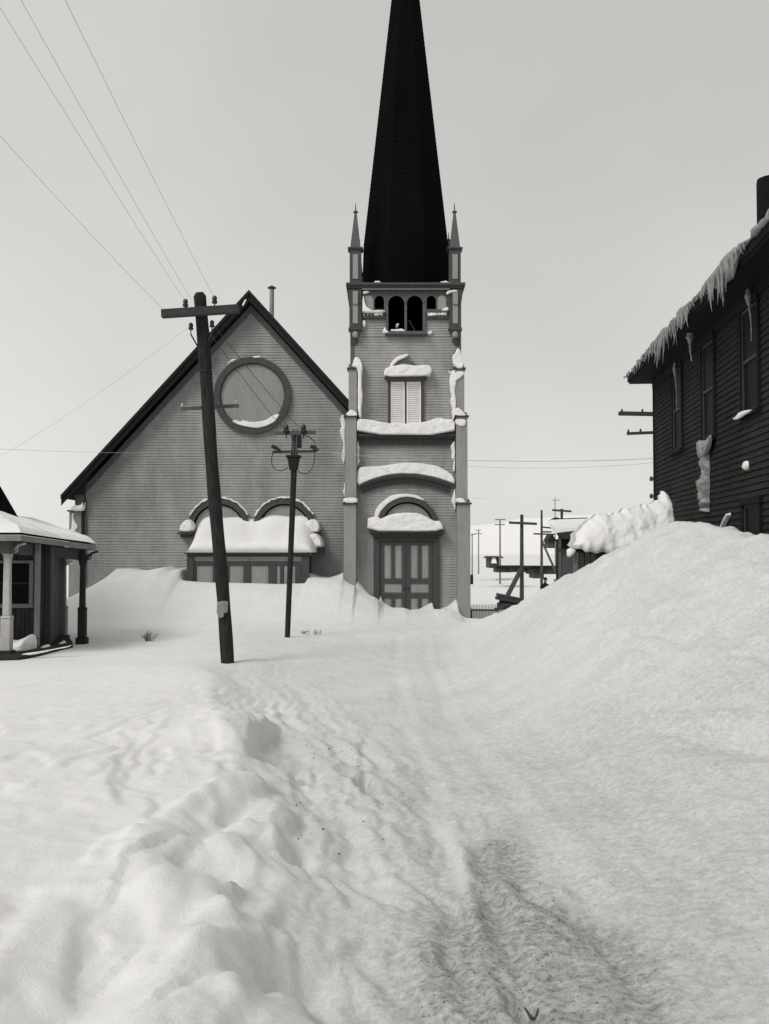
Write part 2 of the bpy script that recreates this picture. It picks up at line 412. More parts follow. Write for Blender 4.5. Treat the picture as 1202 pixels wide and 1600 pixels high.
    # trampled surface of the way
    z = z + road*(.020*fbm(x*2.6, y*1.6, 6, 17, .68) + .03*np.maximum(fbm(x*1.3, y*.9, 5, 18, .6) - .12, 0) + .009*fbm(x*17, y*11, 4, 19, .75)*(1-sst(9, 18, y)) - .035*np.maximum(fbm(x*5.5, y*3.2, 3, 28, .6)-.33, 0)*(1-sst(10, 18, y)))
    z = z + .012*fbm(x*7, y*7, 3, 20)*(1 - sst(10, 22, y))
    # old ruts leading to the church door, and lumps on the thrown-up bank
    for o_, dp_ in ((.55, .035), (1.35, .03), (-.15, .03)):
        rc_ = np.interp(y, [3, 8, 14, 20, 28, 33], [.75, .65, .35, .30, .55, .8]) + o_*(.9 + 0*y) + .06*fbm(y*.4, y*0+o_*9, 2, 90)
        z = z + (-dp_*np.exp(-((x-rc_)/.11)**2) + dp_*.5*np.exp(-((x-rc_-.2)/.08)**2))*(1-sst(26, 31, y))*(.45 + .55*fbm(x*.5, y*.5, 2, 91))
    bz = sst(.25, .6, s)*(1-sst(26, 31, y))
    z = z + bz*(.08*fbm(x*1.3, y*.8, 5, 92, .6) + .14*np.maximum(fbm(x*2.3, y*1.7, 3, 93, .55) - .22, 0)) 
    z = z + bz*.05*(np.floor(fbm(x*.7, y*.5, 3, 94)*3) + sst(.35, .65, (fbm(x*.7, y*.5, 3, 94)*3) % 1) - fbm(x*.7, y*.5, 3, 94)*3)*(1 - sst(.85, 1, s))
    # sledge runner groove and its raised lip
    gx = np.interp(y, [2.5, 5, 8, 10, 14.3, 18], [.50, .53, .55, .56, .2, -.4])
    fade = (1-.75*sst(7.8, 8.6, y))*(1-sst(11, 15, y))*sst(4.4, 5.2, y)
    z = z + fade*(.04*np.exp(-((x-gx)/.045)**2) - .04*np.exp(-((x-gx-.14)/.07)**2) - .03*np.exp(-((x-gx+.15)/.08)**2))
    # cut faces and cracks in the bank: (px, py) ends, height, how far the raised side carries
    for ax_, ay_, bx_, by_, hh, fall in ((430,1100,378,1172,.22,.9),(186,1200,182,1275,.10,.5),(300,1315,268,1385,.10,.4),(445,1365,405,1450,.11,.5),(375,1360,352,1430,.08,.4),
                                         (125,1440,112,1570,.10,.6),(455,1150,450,1200,.10,.3),(470,1225,462,1290,.12,.35),(560,1110,566,1190,.10,.3),(585,1180,600,1290,.07,.3),(345,1200,338,1300,.07,.4),(500,1240,530,1340,.07,.3)):
        Ya = (EYE-.32)*F/(ay_-860); Xa = WX(ax_, Ya); Yb = (EYE-.32)*F/(by_-860); Xb = WX(bx_, Yb)
        L_ = math.hypot(Xb-Xa, Yb-Ya); tx_, ty_ = (Xb-Xa)/L_, (Yb-Ya)/L_
        t_ = ((x-Xa)*tx_ + (y-Ya)*ty_)/L_; d_ = (x-Xa)*ty_ - (y-Ya)*tx_ + .05*fbm(x*3, y*3, 3, 81) + .25*(t_-.5)**2     # right of the line is negative
        d_ = np.where(d_ == d_, -(-d_), d_)*1.0
        win = sst(-.12, .2, t_)*(1 - sst(.8, 1.12, t_))
        hh = hh if hh > .2 else hh*.42
        z = z + hh*win*(sst(-.03, .05, d_)*np.exp(-np.maximum(d_, 0)/fall) - .35*(1-sst(-.03, .03, d_))*np.exp(np.minimum(d_, 0)/.12))
    # hollows seen in the left bank and at its rim: (px, py) of the photo -> spot on the bank
    for px, py, rx_, ry_, dp, ang in ((345,1245,.16,.75,.13,-.2),(335,1325,.28,.45,.13,.3),(475,1425,.35,.4,.12,.2),
                                     (290,1390,.18,.4,.10,-.3),(430,1420,.12,.5,.10,-.45),(567,1150,.07,.3,.13,0),(490,1145,.1,.15,.12,0),
                                     (465,1255,.10,.3,.12,.2),(120,1500,.22,.8,.10,.1),
                                     (1150,1250,.3,.5,.08,.5),(1075,1160,.25,.5,.06,.4),(830,1380,.10,.2,.05,.3),(790,1330,.2,.3,.05,0),(1012,970,.35,.9,.10,.1),(1040,968,.22,.8,.10,0),(1085,1165,.2,.4,-.05,.3),(905,1410,.2,.3,.05,0),(820,1545,.07,.12,.08,.4)):
        zz = .45 if px < 600 else .1
        Y = (EYE - zz)*F/(py - 860); X = WX(px, Y)
        c, s_ = math.cos(ang), math.sin(ang); dx = (x-X)*c + (y-Y)*s_; dy = -(x-X)*s_ + (y-Y)*c
        q = (dx/rx_)**2 + (dy/ry_)**2
        z = z - dp*np.exp(-q)*(1 + .5*np.tanh(dx/rx_*2)) + dp*.35*np.exp(-((np.sqrt(q)-1.5)/.5)**2)*(dx < 0)
    return z
def gz(x, y): return float(ground(np.array([float(x)]), np.array([float(y)]))[0])

def axis(segs):
    out = [segs[0][0]]
    for a, b, st in segs:
        n = max(1, int(round((b-a)/st))); out += list(np.linspace(a, b, n+1)[1:])
    return np.array(out)
xs = axis([(-1500,-300,120),(-300,-60,20),(-60,-20,2.5),(-20,-11,.3),(-11,-4,.06),(-4,4,.028),(4,9,.05),(9,20,.3),(20,60,2.5),(60,300,20),(300,1500,120)])
ys = [-60.0, -30, -10, -3, 0, 1, 2.0]
while ys[-1] < 40: ys.append(ys[-1] + max(.018, min(.0055*ys[-1], .11)))
while ys[-1] < 120: ys.append(ys[-1] + 1.2)
while ys[-1] < 2200: ys.append(ys[-1]*1.13)
ys = np.array(ys)
GX, GY = np.meshgrid(xs, ys, indexing='ij'); Z = ground(GX, GY)
nx, ny = GX.shape
me = bpy.data.meshes.new('ground')
co = np.stack([GX, GY, Z], -1).reshape(-1, 3).astype(np.float32)
idx = np.arange(nx*ny).reshape(nx, ny)
q4 = np.stack([idx[:-1,:-1], idx[1:,:-1], idx[1:,1:], idx[:-1,1:]], -1).reshape(-1).astype(np.int32)
me.vertices.add(nx*ny); me.vertices.foreach_set('co', co.ravel())
me.loops.add(len(q4)); me.loops.foreach_set('vertex_index', q4)
me.polygons.add(len(q4)//4); me.polygons.foreach_set('loop_start', np.arange(0, len(q4), 4, dtype=np.int32))
me.update(calc_edges=True); me.shade_smooth()
# trodden dirt on the way, plus a grey tone over all snow right of the rim
lx = np.interp(GY, LBY, LBX)
def blob(px, py, rx_, ry_, ang=0, p=1.0):
    Y = (EYE-.08)*F/(py-860); X = WX(px, Y); c, s_ = math.cos(ang), math.sin(ang)
    dx = (GX-X)*c + (GY-Y)*s_; dy = -(GX-X)*s_ + (GY-Y)*c
    w_ = 1 + .35*fbm(GX*2.5, GY*2.5, 3, 55)
    return np.exp(-((dx/rx_)**2 + (dy/ry_)**2)**p * w_)
dirt = .56*sst(-1.3, .9, GX - lx)*(1 - .30*sst(8, 16, GY))*(1 - .55*sst(18, 32, GY)) + .05*(GX < lx)
dirt = dirt + .70*blob(850, 1480, .50, 1.1, .10, 2.2) + .5*blob(780, 1330, .22, .8, -.1, 2.0) + .42*blob(690, 1530, .42, .9) + .15*blob(640, 1250, .12, 2.5) + .12*blob(1000, 1450, .8, 1.2)
dirt = dirt - .22*np.exp(-((GX - np.interp(GY, [2.5, 5, 7.5, 9.5], [.52, .55, .52, .30]))/.05)**2)*(1-sst(8.5, 10, GY))*sst(4.6, 5.2, GY)
dirt = np.clip(dirt + .13*fbm(GX*1.1, GY*.9, 5, 60, .62)*(1-sst(18, 30, GY))*sst(-1, 0, GX-lx), 0, 1)
at = me.attributes.new('dirt', 'FLOAT', 'POINT'); at.data.foreach_set('value', dirt.reshape(-1).astype(np.float32))
g_ = link_mesh('ground', me, 'ground_snow'); g_['kind'] = 'structure'

# distant snowy hills
def hill(y0, prof, depth, seed):
    xs_ = np.linspace(prof[0][0], prof[-1][0], 120); hz = np.interp(xs_, [p[0] for p in prof], [p[1] for p in prof])
    vs = []; fs = []; k = 14
    for i, (x, h) in enumerate(zip(xs_, hz)):
        for j in range(k):
            t = j/(k-1); zz = h*math.sin(min(t*1.25, 1)*math.pi/2) + 12*mnoise.fractal(Vector((x*.006, t*2, seed)), .6, 2, 4)*t
            vs.append((x, y0 + depth*t, zz - 4*(1-t)))
    for i in range(119):
        for j in range(k-1): fs.append((i*k+j, (i+1)*k+j, (i+1)*k+j+1, i*k+j+1))
    m_ = bpy.data.meshes.new('hills'); m_.from_pydata(vs, [], fs); m_.update(); m_.shade_smooth()
    o = link_mesh('hills', m_, 'snow'); o['kind'] = 'structure'
hill(900, [(-1300,20),(-700,45),(-350,30),(0,18),(110,36),(220,46),(400,60),(800,40),(1300,20)], 500, 2)

# ================================================================ the church
church = tag(empty('church', (-2.0, 36.0, 0.0)), 'wooden clapboard church with gabled front, square tower and tall black spire', 'church')
YT = 35.0; YN = 36.0
tx = lambda p: WX(p, YT); tz = lambda p: WZ(p, YT)
k35 = YT/F*1.0007

# ---- tower shaft
tower = MB().box(tx(551), tx(721), YT, 38.3, -1.6, tz(525.5)).build('tower', 'siding_tower', church)
def tower_extent(z):
    if z < tz(577): return [(tx(551), tx(721))]
    return [(tx(551), tx(721))]
def split(ext, z, holes):
    out = []
    for a, b in ext:
        segs = [(a, b)]
        for hx0, hx1, hz0, hz1 in holes:
            if hz0 <= z <= hz1:
                ns = []
                for s0, s1 in segs:
                    if hx0 > s0: ns.append((s0, min(s1, hx0)))
                    if hx1 < s1: ns.append((max(s0, hx1), s1))
                segs = [q for q in ns if q[1] > q[0]]
        out += segs
    return out
P_T = 4.25*k35
boards(tower, lambda z: tower_extent(z), -.6, tz(525.5), P_T, YT, 'siding_tower')
boards(tower, lambda z: split([(tx(551), tx(721))], z, [(tx(603.5), tx(665.5), tz(530), tz(480))]), tz(525.5), tz(498), P_T, YT, 'siding_tower')
# side walls: lapped boards joined (too thin to pick apart from the front)
for sx, xx, nm in ((-1, tx(551), 'side_siding'), (1, tx(721), 'side_siding')):
    b = MB(); z = -.6
    while z < tz(456):
        b.add([(xx, YT+.02, z), (xx+sx*.024, YT+.02, z), (xx+sx*.024, 38.28, z), (xx, 38.28, z), (xx+sx*.004, YT+.02, z+P_T), (xx+sx*.004, 38.28, z+P_T)],
              [(1,2,5,4) if sx > 0 else (4,5,2,1), (0,3,2,1) if sx > 0 else (1,2,3,0), (0,1,4), (3,5,2)]); z += P_T
    b.build(nm, 'siding_tower', church, kind='stuff')
# belfry stage
bel = MB()
for x0, x1 in ((tx(551), tx(551)+.14), (tx(721)-.14, tx(721))): bel.box(x0, x1, YT+.16, 38.2, tz(525.5), tz(455))
bel.box(tx(551), tx(721), 38.2, 38.3, tz(525.5), tz(455))
bel.build('belfry_wall', 'siding_tower', church)
big = [arch_hole(tx(607), tx(632.3), tz(518), tz(463)), arch_hole(tx(636.2), tx(661), tz(518), tz(463))]
small = [arch_hole(tx(585.5), tx(600.3), tz(484), tz(463)), arch_hole(tx(667.2), tx(682), tz(484), tz(463))]
plate('belfry_wall', [(tx(551), tz(525.4)), (tx(721), tz(525.4)), (tx(721), tz(455)), (tx(551), tz(455))], [
    [(tx(606), tz(520)), (tx(662), tz(520)), (tx(662), tz(461)), (tx(606), tz(461))],
    [(tx(584.5), tz(486)), (tx(601.5), tz(486)), (tx(601.5), tz(461)), (tx(584.5), tz(461))],
    [(tx(666), tz(486)), (tx(683), tz(486)), (tx(683), tz(461)), (tx(666), tz(461))]], YT+.001, YT+.15, 'siding_tower', church)
bf = plate('belfry_arcade', [(tx(565), tz(488)), (tx(602.6), tz(488)), (tx(602.6), tz(520)), (tx(666), tz(520)), (tx(666), tz(488)), (tx(703), tz(488)), (tx(703), tz(455.5)), (tx(565), tz(455.5))],
      big + small, YT-.10, YT-.03, 'trim_mid', church)
for x0, x1 in ((569, 583.5), (684.5, 698)):
    plate('blind_arch', arch_hole(tx(x0), tx(x1), tz(485), tz(463)), [], YT-.125, YT-.101, 'panel', bf)
ring('arch_molding', (tx(607)+tx(632.3))/2, tz(463)-(tx(632.3)-tx(607))/2, (tx(632.3)-tx(607))/2+.05, (tx(632.3)-tx(607))/2+.003, 0, 180, YT-.13, YT-.101, 'trim_mid', bf)
ring('arch_molding', (tx(636.2)+tx(661))/2, tz(463)-(tx(661)-tx(636.2))/2, (tx(661)-tx(636.2))/2+.05, (tx(661)-tx(636.2))/2+.003, 0, 180, YT-.13, YT-.101, 'trim_mid', bf)
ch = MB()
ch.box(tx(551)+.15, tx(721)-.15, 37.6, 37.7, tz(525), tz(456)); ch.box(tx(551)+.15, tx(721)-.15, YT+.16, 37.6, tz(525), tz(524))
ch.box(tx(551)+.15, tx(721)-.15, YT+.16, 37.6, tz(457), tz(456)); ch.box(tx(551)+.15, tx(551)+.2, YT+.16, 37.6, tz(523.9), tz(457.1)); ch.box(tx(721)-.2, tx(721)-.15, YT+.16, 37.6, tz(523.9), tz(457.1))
ch.build('belfry_shade_liner', 'near_black', church)  # added black liner: paints the shade seen through the belfry openings
MB().bar((tx(640), YT+.5, tz(495)), (tx(654), YT+.5, tz(519)), .035).build('bell_rope_brace', 'far_wood', church)
MB().box(tx(601.5), tx(668), YT-.24, YT+.1, tz(524.5), tz(520)).box(tx(604), tx(665.5), YT-.16, YT-.025, tz(526.5), tz(524.6)).build('sill', 'trim_mid', church, bevel=.01)
# dentil bands of the belfry
for x0, x1 in ((566, 602), (666.7, 703)):
    MB().box(tx(x0), tx(x1), YT-.13, YT-.028, tz(499), tz(495.5)).box(tx(x0), tx(x1), YT-.09, YT-.028, tz(495.4), tz(488.1)).build('dentil_band', 'trim', church)
    x = x0 + 1.5
    while x < x1 - 2:
        MB().box(tx(x), tx(x+3.0), YT-.14, YT-.092, tz(495.4), tz(489)).build('dentil', 'panel', church); x += 5.6
# cornice under the spire
cn = MB()
def ringbox(b, p0, p1, z0, z1, grow):
    b.box(tx(p0), tx(p1), YT - grow, 38.3 + grow, z0, z1)
ringbox(cn, 540.8, 727.5, tz(449.5), tz(445.3), .36)
ringbox(cn, 544, 724.3, tz(452.8), tz(449.6), .30)
ringbox(cn, 547, 721.8, tz(455.4), tz(452.9), .24)
cn.build('cornice', 'trim', church, bevel=.012)
MB().box(tx(566), tx(703), YT-.262, YT-.243, tz(455.3), tz(453.6)).build('cornice_fillet', 'panel', church)
# spire (octagonal, lapped slates)
SC = (tx(634.4)*36.65/YT*.998, 36.65); ks = 36.65/F
SC = ((634.3-601)/F*36.65, 36.65)
z0s, z1s = WZ(444, 36.65), WZ(392, 36.65); 
def spire_r(z):
    hb = 68.0*ks*1.0; h1 = 66.4*ks; zt = WZ(-188, 36.65)
    if z < z1s: return hb + (h1-hb)*(z-z0s)/(z1s-z0s)
    return h1*(zt-z)/(zt-z1s)
b = MB(); z = tz(446); n = 0
prof = []
while z < WZ(-180, 36.65):
    zn = z + .17; r0 = spire_r(z)/math.cos(math.pi/8)*.985; r1 = spire_r(zn)/math.cos(math.pi/8)*.985
    prof += [(r0 + .012, z), (r1 + .004, zn)]; z = zn
b.lathe((SC[0], SC[1], 0), prof + [(.02, WZ(-188, 36.65))], 8, math.pi/8)
spire = b.build('spire', 'spire_slate', church)
# corner shafts, brackets, pinnacles
def shaft(cx, front, right):
    hw = 9.3*k35
    x0, x1 = cx - hw, cx + hw
    y0, y1 = (YT-.22, YT+.2) if front else (38.05, 38.5)
    out = 1 if right else -1
    s = MB().box(x0, x1, y0, y1, tz(516), tz(478))
    e0, e1 = (x0, x1 + 3*k35) if right else (x0 - 3*k35, x1)
    s.frustum((x0, x1, y0, y1, tz(478)), (e0, e1, y0-.05, y1, tz(455.5)))
    s.box(x0-.03, x1+.03, y0-.03, y1, tz(517.5), tz(514))
    o = s.build('corner_shaft', 'trim', church)
    if front:
        MB().box(cx-4*k35, cx+4*k35, y0-.02, y0-.001, tz(507.5), tz(478)).add([], []).build('panel', 'panel', o)
        MB().prism([(cx-4*k35, tz(477.9)), (cx+4*k35, tz(477.9)), (cx+4*k35, tz(458)), (cx-4*k35, tz(458))], y0-.075, y0-.02).build('panel', 'panel', o)
        # carved bracket under the shaft
        b = MB()
        pr = [(8.2, 517.6), (8.0, 522), (6.0, 526), (5.4, 529), (6.6, 533), (5.0, 538), (2.2, 541.5)]
        ins = -1 if right else 1
        out_x = cx + (1 if right else -1)*8.0*k35
        vs = []; 
        for i in range(len(pr)-1):
            (a, ya), (c, yc) = pr[i], pr[i+1]
            xa = sorted((out_x, out_x + ins*2*a*k35)); xc = sorted((out_x, out_x + ins*2*c*k35))
            d0 = .2*(1-i/7); d1 = .2*(1-(i+1)/7)
            b.frustum((xc[0], xc[1], YT-d1-.02, YT-.005, tz(yc)), (xa[0], xa[1], YT-d0-.02, YT-.005, tz(ya)))
        bo = b.build('bracket', 'trim', church)
        MB().lathe((cx+ins*.0, YT-.2, tz(525.5)), [(.06,-.09),(.1,-.04),(.1,.06),(.05,.12)], 10).build('bracket_drop', 'panel', bo)
        xs_ = sorted((out_x, out_x + ins*5.2*k35))
        MB().box(xs_[0], xs_[1], YT-.06, YT+.1, tz(577), tz(541)).build('corner_strip', 'trim_mid', church)
def pinnacle(cx, cy, z_off=0):
    o = MB().box(cx-9*k35, cx+9*k35, cy-.2, cy+.2, tz(445.2), tz(392.5)).build('pinnacle', 'trim', church)
    MB().box(cx-4.2*k35, cx+4.2*k35, cy-.225, cy-.201, tz(438), tz(399.5)).build('panel', 'panel', o)
    c = MB().box(cx-12*k35, cx+12*k35, cy-.27, cy+.27, tz(391), tz(389)).box(cx-10.3*k35, cx+10.3*k35, cy-.235, cy+.235, tz(392.5), tz(391.1))
    c.build('pinnacle_cap', 'trim', o)
    MB().frustum((cx-8.2*k35, cx+8.2*k35, cy-.18, cy+.18, tz(388.9)), (cx-1.8*k35, cx+1.8*k35, cy-.04, cy+.04, tz(333))).build('pinnacle_spirelet', 'trim_mid', o)
    MB().lathe((cx, cy, tz(333)), [(.04,0),(.085,.02),(.085,.06),(.03,.09),(.022,.12),(.012,.32),(.004,.36)], 8).build('finial', 'trim', o)
for cpx, rt in ((555.3, False), (711.8, True)):
    cx = tx(cpx)
    shaft(cx, True, rt); shaft(cx, False, rt)
    pinnacle(cx, YT+.02); pinnacle(cx, 38.25)
# corner buttresses: three set-offs each
def buttress(px, side):
    a = [('l', px[0], px[1], 34.42, 787, 1040), ('m', px[2], px[3], 34.55, 652, 787), ('u', px[4], px[5], 34.72, 577, 652)]
    for _, p0, p1, yf, t, bt in a:
        x0, x1 = tx(p0), tx(p1)
        o = MB().box(x0, x1, yf, YT+.35, tz(bt), tz(t+2)).build('buttress', 'buttress_paint', church, bevel=.008)
        MB().box(x0-.055, x1+.055, yf-.07, YT+.3, tz(t+2)+.002, tz(t-.3)).build('buttress_cap', 'trim', o, bevel=.008)
        MB().frustum((x0, x1, yf, YT-.03, tz(t-.3)+.002), (x0, x1, YT-.12, YT-.03, tz(t-7))).build('weathering', 'trim_mid', o)
buttress((538.5, 557, 540.5, 557.5, 545, 558), 0)
buttress((713.2, 733, 712.2, 729.5, 711, 725.5), 1)

# louvred window
lw = MB().box(tx(606.3), tx(610.6), YT-.12, YT-.025, tz(664), tz(597)).box(tx(658.2), tx(662.6), YT-.12, YT-.025, tz(664), tz(597)).box(tx(632.8), tx(635.4), YT-.11, YT-.025, tz(664), tz(597)).build('window_frame', 'trim', church)
MB().frustum((tx(606), tx(663), YT-.14, YT-.025, tz(597)), (tx(602), tx(666.5), YT-.26, YT-.025, tz(592.4))).box(tx(601), tx(667.5), YT-.3, YT-.025, tz(592.3), tz(591)).build('lintel', 'trim', lw)
for x0, x1 in ((610.7, 632.7), (635.5, 658.1)):
    sh = MB().box(tx(x0), tx(x0+2.4), YT-.09, YT-.03, tz(664), tz(597.1)).box(tx(x1-2.4), tx(x1), YT-.09, YT-.03, tz(664), tz(597.1)).box(tx(x0+2.4), tx(x1-2.4), YT-.035, YT-.028, tz(664), tz(597.1)).box(tx(x0+2.5), tx(x1-2.5), YT-.09, YT-.036, tz(600.5), tz(597.1))
    sh = sh.build('shutter', 'louvre_white', church)
    sm = MB().add([(tx(x0+2.5), YT-.088, 0), (tx(x1-2.5), YT-.088, 0), (tx(x1-2.5), YT-.04, .050), (tx(x0+2.5), YT-.04, .050),
                   (tx(x0+2.5), YT-.088, .012), (tx(x1-2.5), YT-.088, .012), (tx(x1-2.5), YT-.04, .062), (tx(x0+2.5), YT-.04, .062)],
                  [(3,2,1,0),(4,5,6,7),(0,1,5,4),(1,2,6,5),(2,3,7,6),(3,0,4,7)]).mesh('slat'); sm.materials.append(MATS['louvre_white'])
    y = 604.0
    while y < 664: link_mesh('slat', sm, None, sh, loc=(0, 0, tz(y))); y += 2.9
ra = 24.5*k35
ring('window_hood', tx(632), tz(586.5), 24*k35, 20.6*k35, 22, 158, YT-.13, YT-.02, 'trim_mid', church)
plate('hood_panel', arc(tx(632), tz(586.5), 20.4*k35, 0, 180, 20), [], YT-.06, YT-.026, 'buttress_paint', church)
# ledge with dentils
MB().box(tx(557.3), tx(711.6), YT-.34, YT-.025, tz(683), tz(680.3)).box(tx(558.6), tx(710.6), YT-.26, YT-.025, tz(685.6), tz(683.1)).build('string_course', 'trim', church, bevel=.008)
MB().box(tx(560), tx(709.5), YT-.14, YT-.025, tz(696), tz(693.6)).box(tx(560), tx(709.5), YT-.08, YT-.025, tz(693.5), tz(685.7)).build('dentil_band', 'trim', church)
dm = MB().box(0, 2.0*k35, YT-.15, YT-.082, tz(693.4), tz(686)).mesh('dentil'); dm.materials.append(MATS['trim_mid'])
x = 561.5
while x < 707: link_mesh('dentil', dm, None, church, loc=(tx(x), 0, 0)); x += 3.75
# segmental hood over the door
cx, cz, Rr = tx(634.5), tz(922.5), 181.5*k35
hood = ring('hood_molding', cx, cz, Rr, Rr-3.6*k35, 66.2, 113.8, YT-.32, YT-.025, 'trim', church)
ring('hood_molding', cx, cz, Rr-3.7*k35, Rr-6.5*k35, 66.2, 113.8, YT-.22, YT-.025, 'trim_mid', church)
ring('dentil_band', cx, cz, Rr-6.6*k35, Rr-14*k35, 66.0, 114, YT-.08, YT-.025, 'trim', church)
ring('dentil_band', cx, cz, Rr-14.1*k35, Rr-16.5*k35, 66.0, 114, YT-.13, YT-.025, 'trim', church)
a = 67.0
while a < 113.4:
    c, s = math.cos(R(a)), math.sin(R(a)); r0, r1 = Rr-13.6*k35, Rr-7*k35; hw = 1.0*k35
    vs = [(cx + r*c + t*s, yy, cz + r*s - t*c) for yy in (YT-.15, YT-.082) for r, t in ((r0,hw),(r0,-hw),(r1,-hw),(r1,hw))]
    MB().add(vs, [(0,1,2,3)[::-1],(4,5,6,7),(0,1,5,4),(1,2,6,5),(2,3,7,6),(3,0,4,7)]).build('dentil', 'trim_mid', church); a += 1.22
# arch over the doors with its boarded tympanum
def tongue(name, cx, cz, r, y, m, parent, pitch=.055, zmin=-9):
    """narrow upright boards filling a round panel: thinner than can be picked apart"""
    b = MB(); x = -r + .004
    while x < r - .01:
        xa, xb = x, min(x + pitch - .007, r - .002); ha, hb = (math.sqrt(max(1e-4, r*r - q*q)) for q in (xa, xb))
        b.prism([(cx+xa, cz+max(-ha, zmin)), (cx+xb, cz+max(-hb, zmin)), (cx+xb, cz+hb), (cx+xa, cz+ha)], y-.02, y)
        x += pitch
    return b.build(name, m, parent, kind='stuff')
dcx, dcz = tx(637), tz(826)
ring('door_arch', dcx, dcz, 49.3*k35, 41.5*k35, 8, 172, YT-.18, YT-.02, 'trim', church)
ring('arch_reveal', dcx, dcz, 41.4*k35, 39.2*k35, 8, 172, YT-.09, YT-.02, 'near_black', church)
ty = plate('tympanum', arc(dcx, dcz, 40*k35, 0, 180, 30), [], YT-.04, YT-.026, 'trim', church)
tongue('tympanum_boards', dcx, dcz, 39*k35, YT-.041, 'panel', ty, .06, 0)
dh = MB().box(tx(577.5), tx(694.5), YT-.42, YT-.025, tz(833.4), tz(831)).box(tx(580), tx(692), YT-.36, YT-.025, tz(835.6), tz(833.5)).box(tx(584), tx(688), YT-.28, YT-.025, tz(839), tz(835.7))
dh.build('door_hood', 'trim', church, bevel=.01)
df = MB().box(tx(584), tx(593.3), YT-.16, YT-.026, -.7, tz(839.1)).box(tx(676.5), tx(686), YT-.16, YT-.026, -.7, tz(839.1)).box(tx(593.4), tx(676.4), YT-.16, YT-.026, tz(845.5), tz(839.1)).build('door_frame', 'trim', church, bevel=.008)
for x0, x1 in ((594, 634.3), (635.3, 676)):
    mid = (x0+x1)/2; zb = tz(985)
    def rc(a, b_, t, bo): return [(tx(a), tz(bo)), (tx(b_), tz(bo)), (tx(b_), tz(t)), (tx(a), tz(t))]
    hs = [rc(x0+6, mid-2.6, 851.5, 904.5), rc(mid+2.6, x1-6, 851.5, 904.5), rc(x0+6, x1-6, 911.5, 926.8), rc(x0+6, mid-2.6, 934, 975), rc(mid+2.6, x1-6, 934, 975)]
    d = plate('door', [(tx(x0), zb), (tx(x1), zb), (tx(x1), tz(846)), (tx(x0), tz(846))], hs, YT-.10, YT-.055, 'trim', church)
    for h in hs:
        (a, b0), (c, _), (_, b1), _ = h
        MB().box(a, c, YT-.052, YT-.03, b0, b1).box(a+.03, c-.03, YT-.068, YT-.0525, b0+.03, b1-.03).build('door_panel', 'panel', d)
    kx = x1-2.5 if x0 < 600 else x0+2.5
    MB().lathe((tx(kx), YT-.13, tz(918)), [(.01,-.03),(.032,-.015),(.032,.015),(.01,.03)], 10).build('door_knob', 'trim', d)
MB().box(tx(618), tx(656), 33.0, 33.35, gz(tx(635), 33.1)-.01, gz(tx(635), 33.1)+.02)
# ---- nave
nx_ = lambda p, Y=YN: WX(p, Y); nz2 = lambda p, Y=YN: WZ(p, Y)
kn = YN/F
XL, XC = nx_(133), nx_(390.5); XR = 2*XC - XL
YR = 35.5; apex_z = WZ(455, YR); xe = WX(95, YR); eave_z = WZ(775, YR); sl_ = (apex_z - eave_z)/(XC - xe)
wall_top = lambda x: apex_z - .36 - sl_*abs(x - XC)
nv = MB().prism([(XL, -1.5), (XR, -1.5), (XR, wall_top(XR)), (XC, wall_top(XC)), (XL, wall_top(XL))], YN, YN+.2).build('nave_wall', 'siding', church)
MB().box(XL, XL+.2, YN+.2, 54, -1.5, wall_top(XL)-.02).box(XR-.2, XR, YN+.2, 54, -1.5, wall_top(XR)-.02).prism([(XL+.2, -1.5), (XR-.2, -1.5), (XR-.2, wall_top(XR)), (XC, wall_top(XC)), (XL+.2, wall_top(XL))], 53.8, 54).build('nave_side_wall', 'siding', church)
def nave_extent(z):
    half = (apex_z - .40 - z)/sl_
    a = max(XL, XC - half); b = min(XC + half, tx(550)) 
    return [(a, b)]
boards(nv, nave_extent, .2, wall_top(XC)-.1, 4.3*kn, YN, 'siding')
rt = .30
def roof_poly(s):
    xo = xe if s < 0 else 2*XC - xe
    p = [(xo, eave_z), (XC, apex_z), (XC, apex_z - rt), (xo, eave_z - rt*.35)]
    p2 = [(xo, eave_z), (xo, eave_z-.08), (XC, apex_z-rt), (XC, apex_z)]
    return p2 if s < 0 else p2[::-1]
for s in (-1, 1):
    rp = MB().prism(roof_poly(s), YR+.03, 54.4).build('roof', 'roof_dark', church)
    # barge board with crown molding along the rake
    xo = xe if s < 0 else 2*XC - xe
    def rake(o0, o1, ya, yb, m, nm, xa=xo):
        ze = apex_z - sl_*abs(xa - XC)
        pts = [(xa, ze-o0), (xa, ze-o1), (XC, apex_z-o1), (XC, apex_z-o0)]
        MB().prism(pts if s < 0 else pts[::-1], ya, yb).build(nm, m, rp)
    rake(-.03, .10, YR-.10, YR+.028, 'roof_dark', 'crown_molding')
    rake(.10, .33, YR-.02, YR+.028, 'roof_dark', 'barge_board')
    xw = XL if s < 0 else XR
    rake(.40, .66, YN-.055, YN-.026, 'trim_mid', 'frieze_board', xw)
    MB().box(XL-.28 if s < 0 else XR-.02, XL+.02 if s < 0 else XR+.28, YN-.3, YN-.03, eave_z-.30, eave_z+.05).build('eave_return', 'trim', rp)
# corner buttress of the nave with cap
bx0, bx1 = WX(112.5, 36.4), WX(131, 36.4)
cb = MB().box(bx0, bx1, 36.05, 37.0, -1, WZ(800, 36.4)).build('buttress', 'buttress_paint', church)
MB().box(bx0-.06, bx1+.02, 35.98, 37.05, WZ(800, 36.4)+.002, WZ(797.5, 36.4)).build('buttress_cap', 'trim', cb)
MB().tube([(XL+.03, YN-.06, 1), (XL+.03, YN-.06, WZ(782, YN))], .035, 8).build('downpipe', 'trim', church)
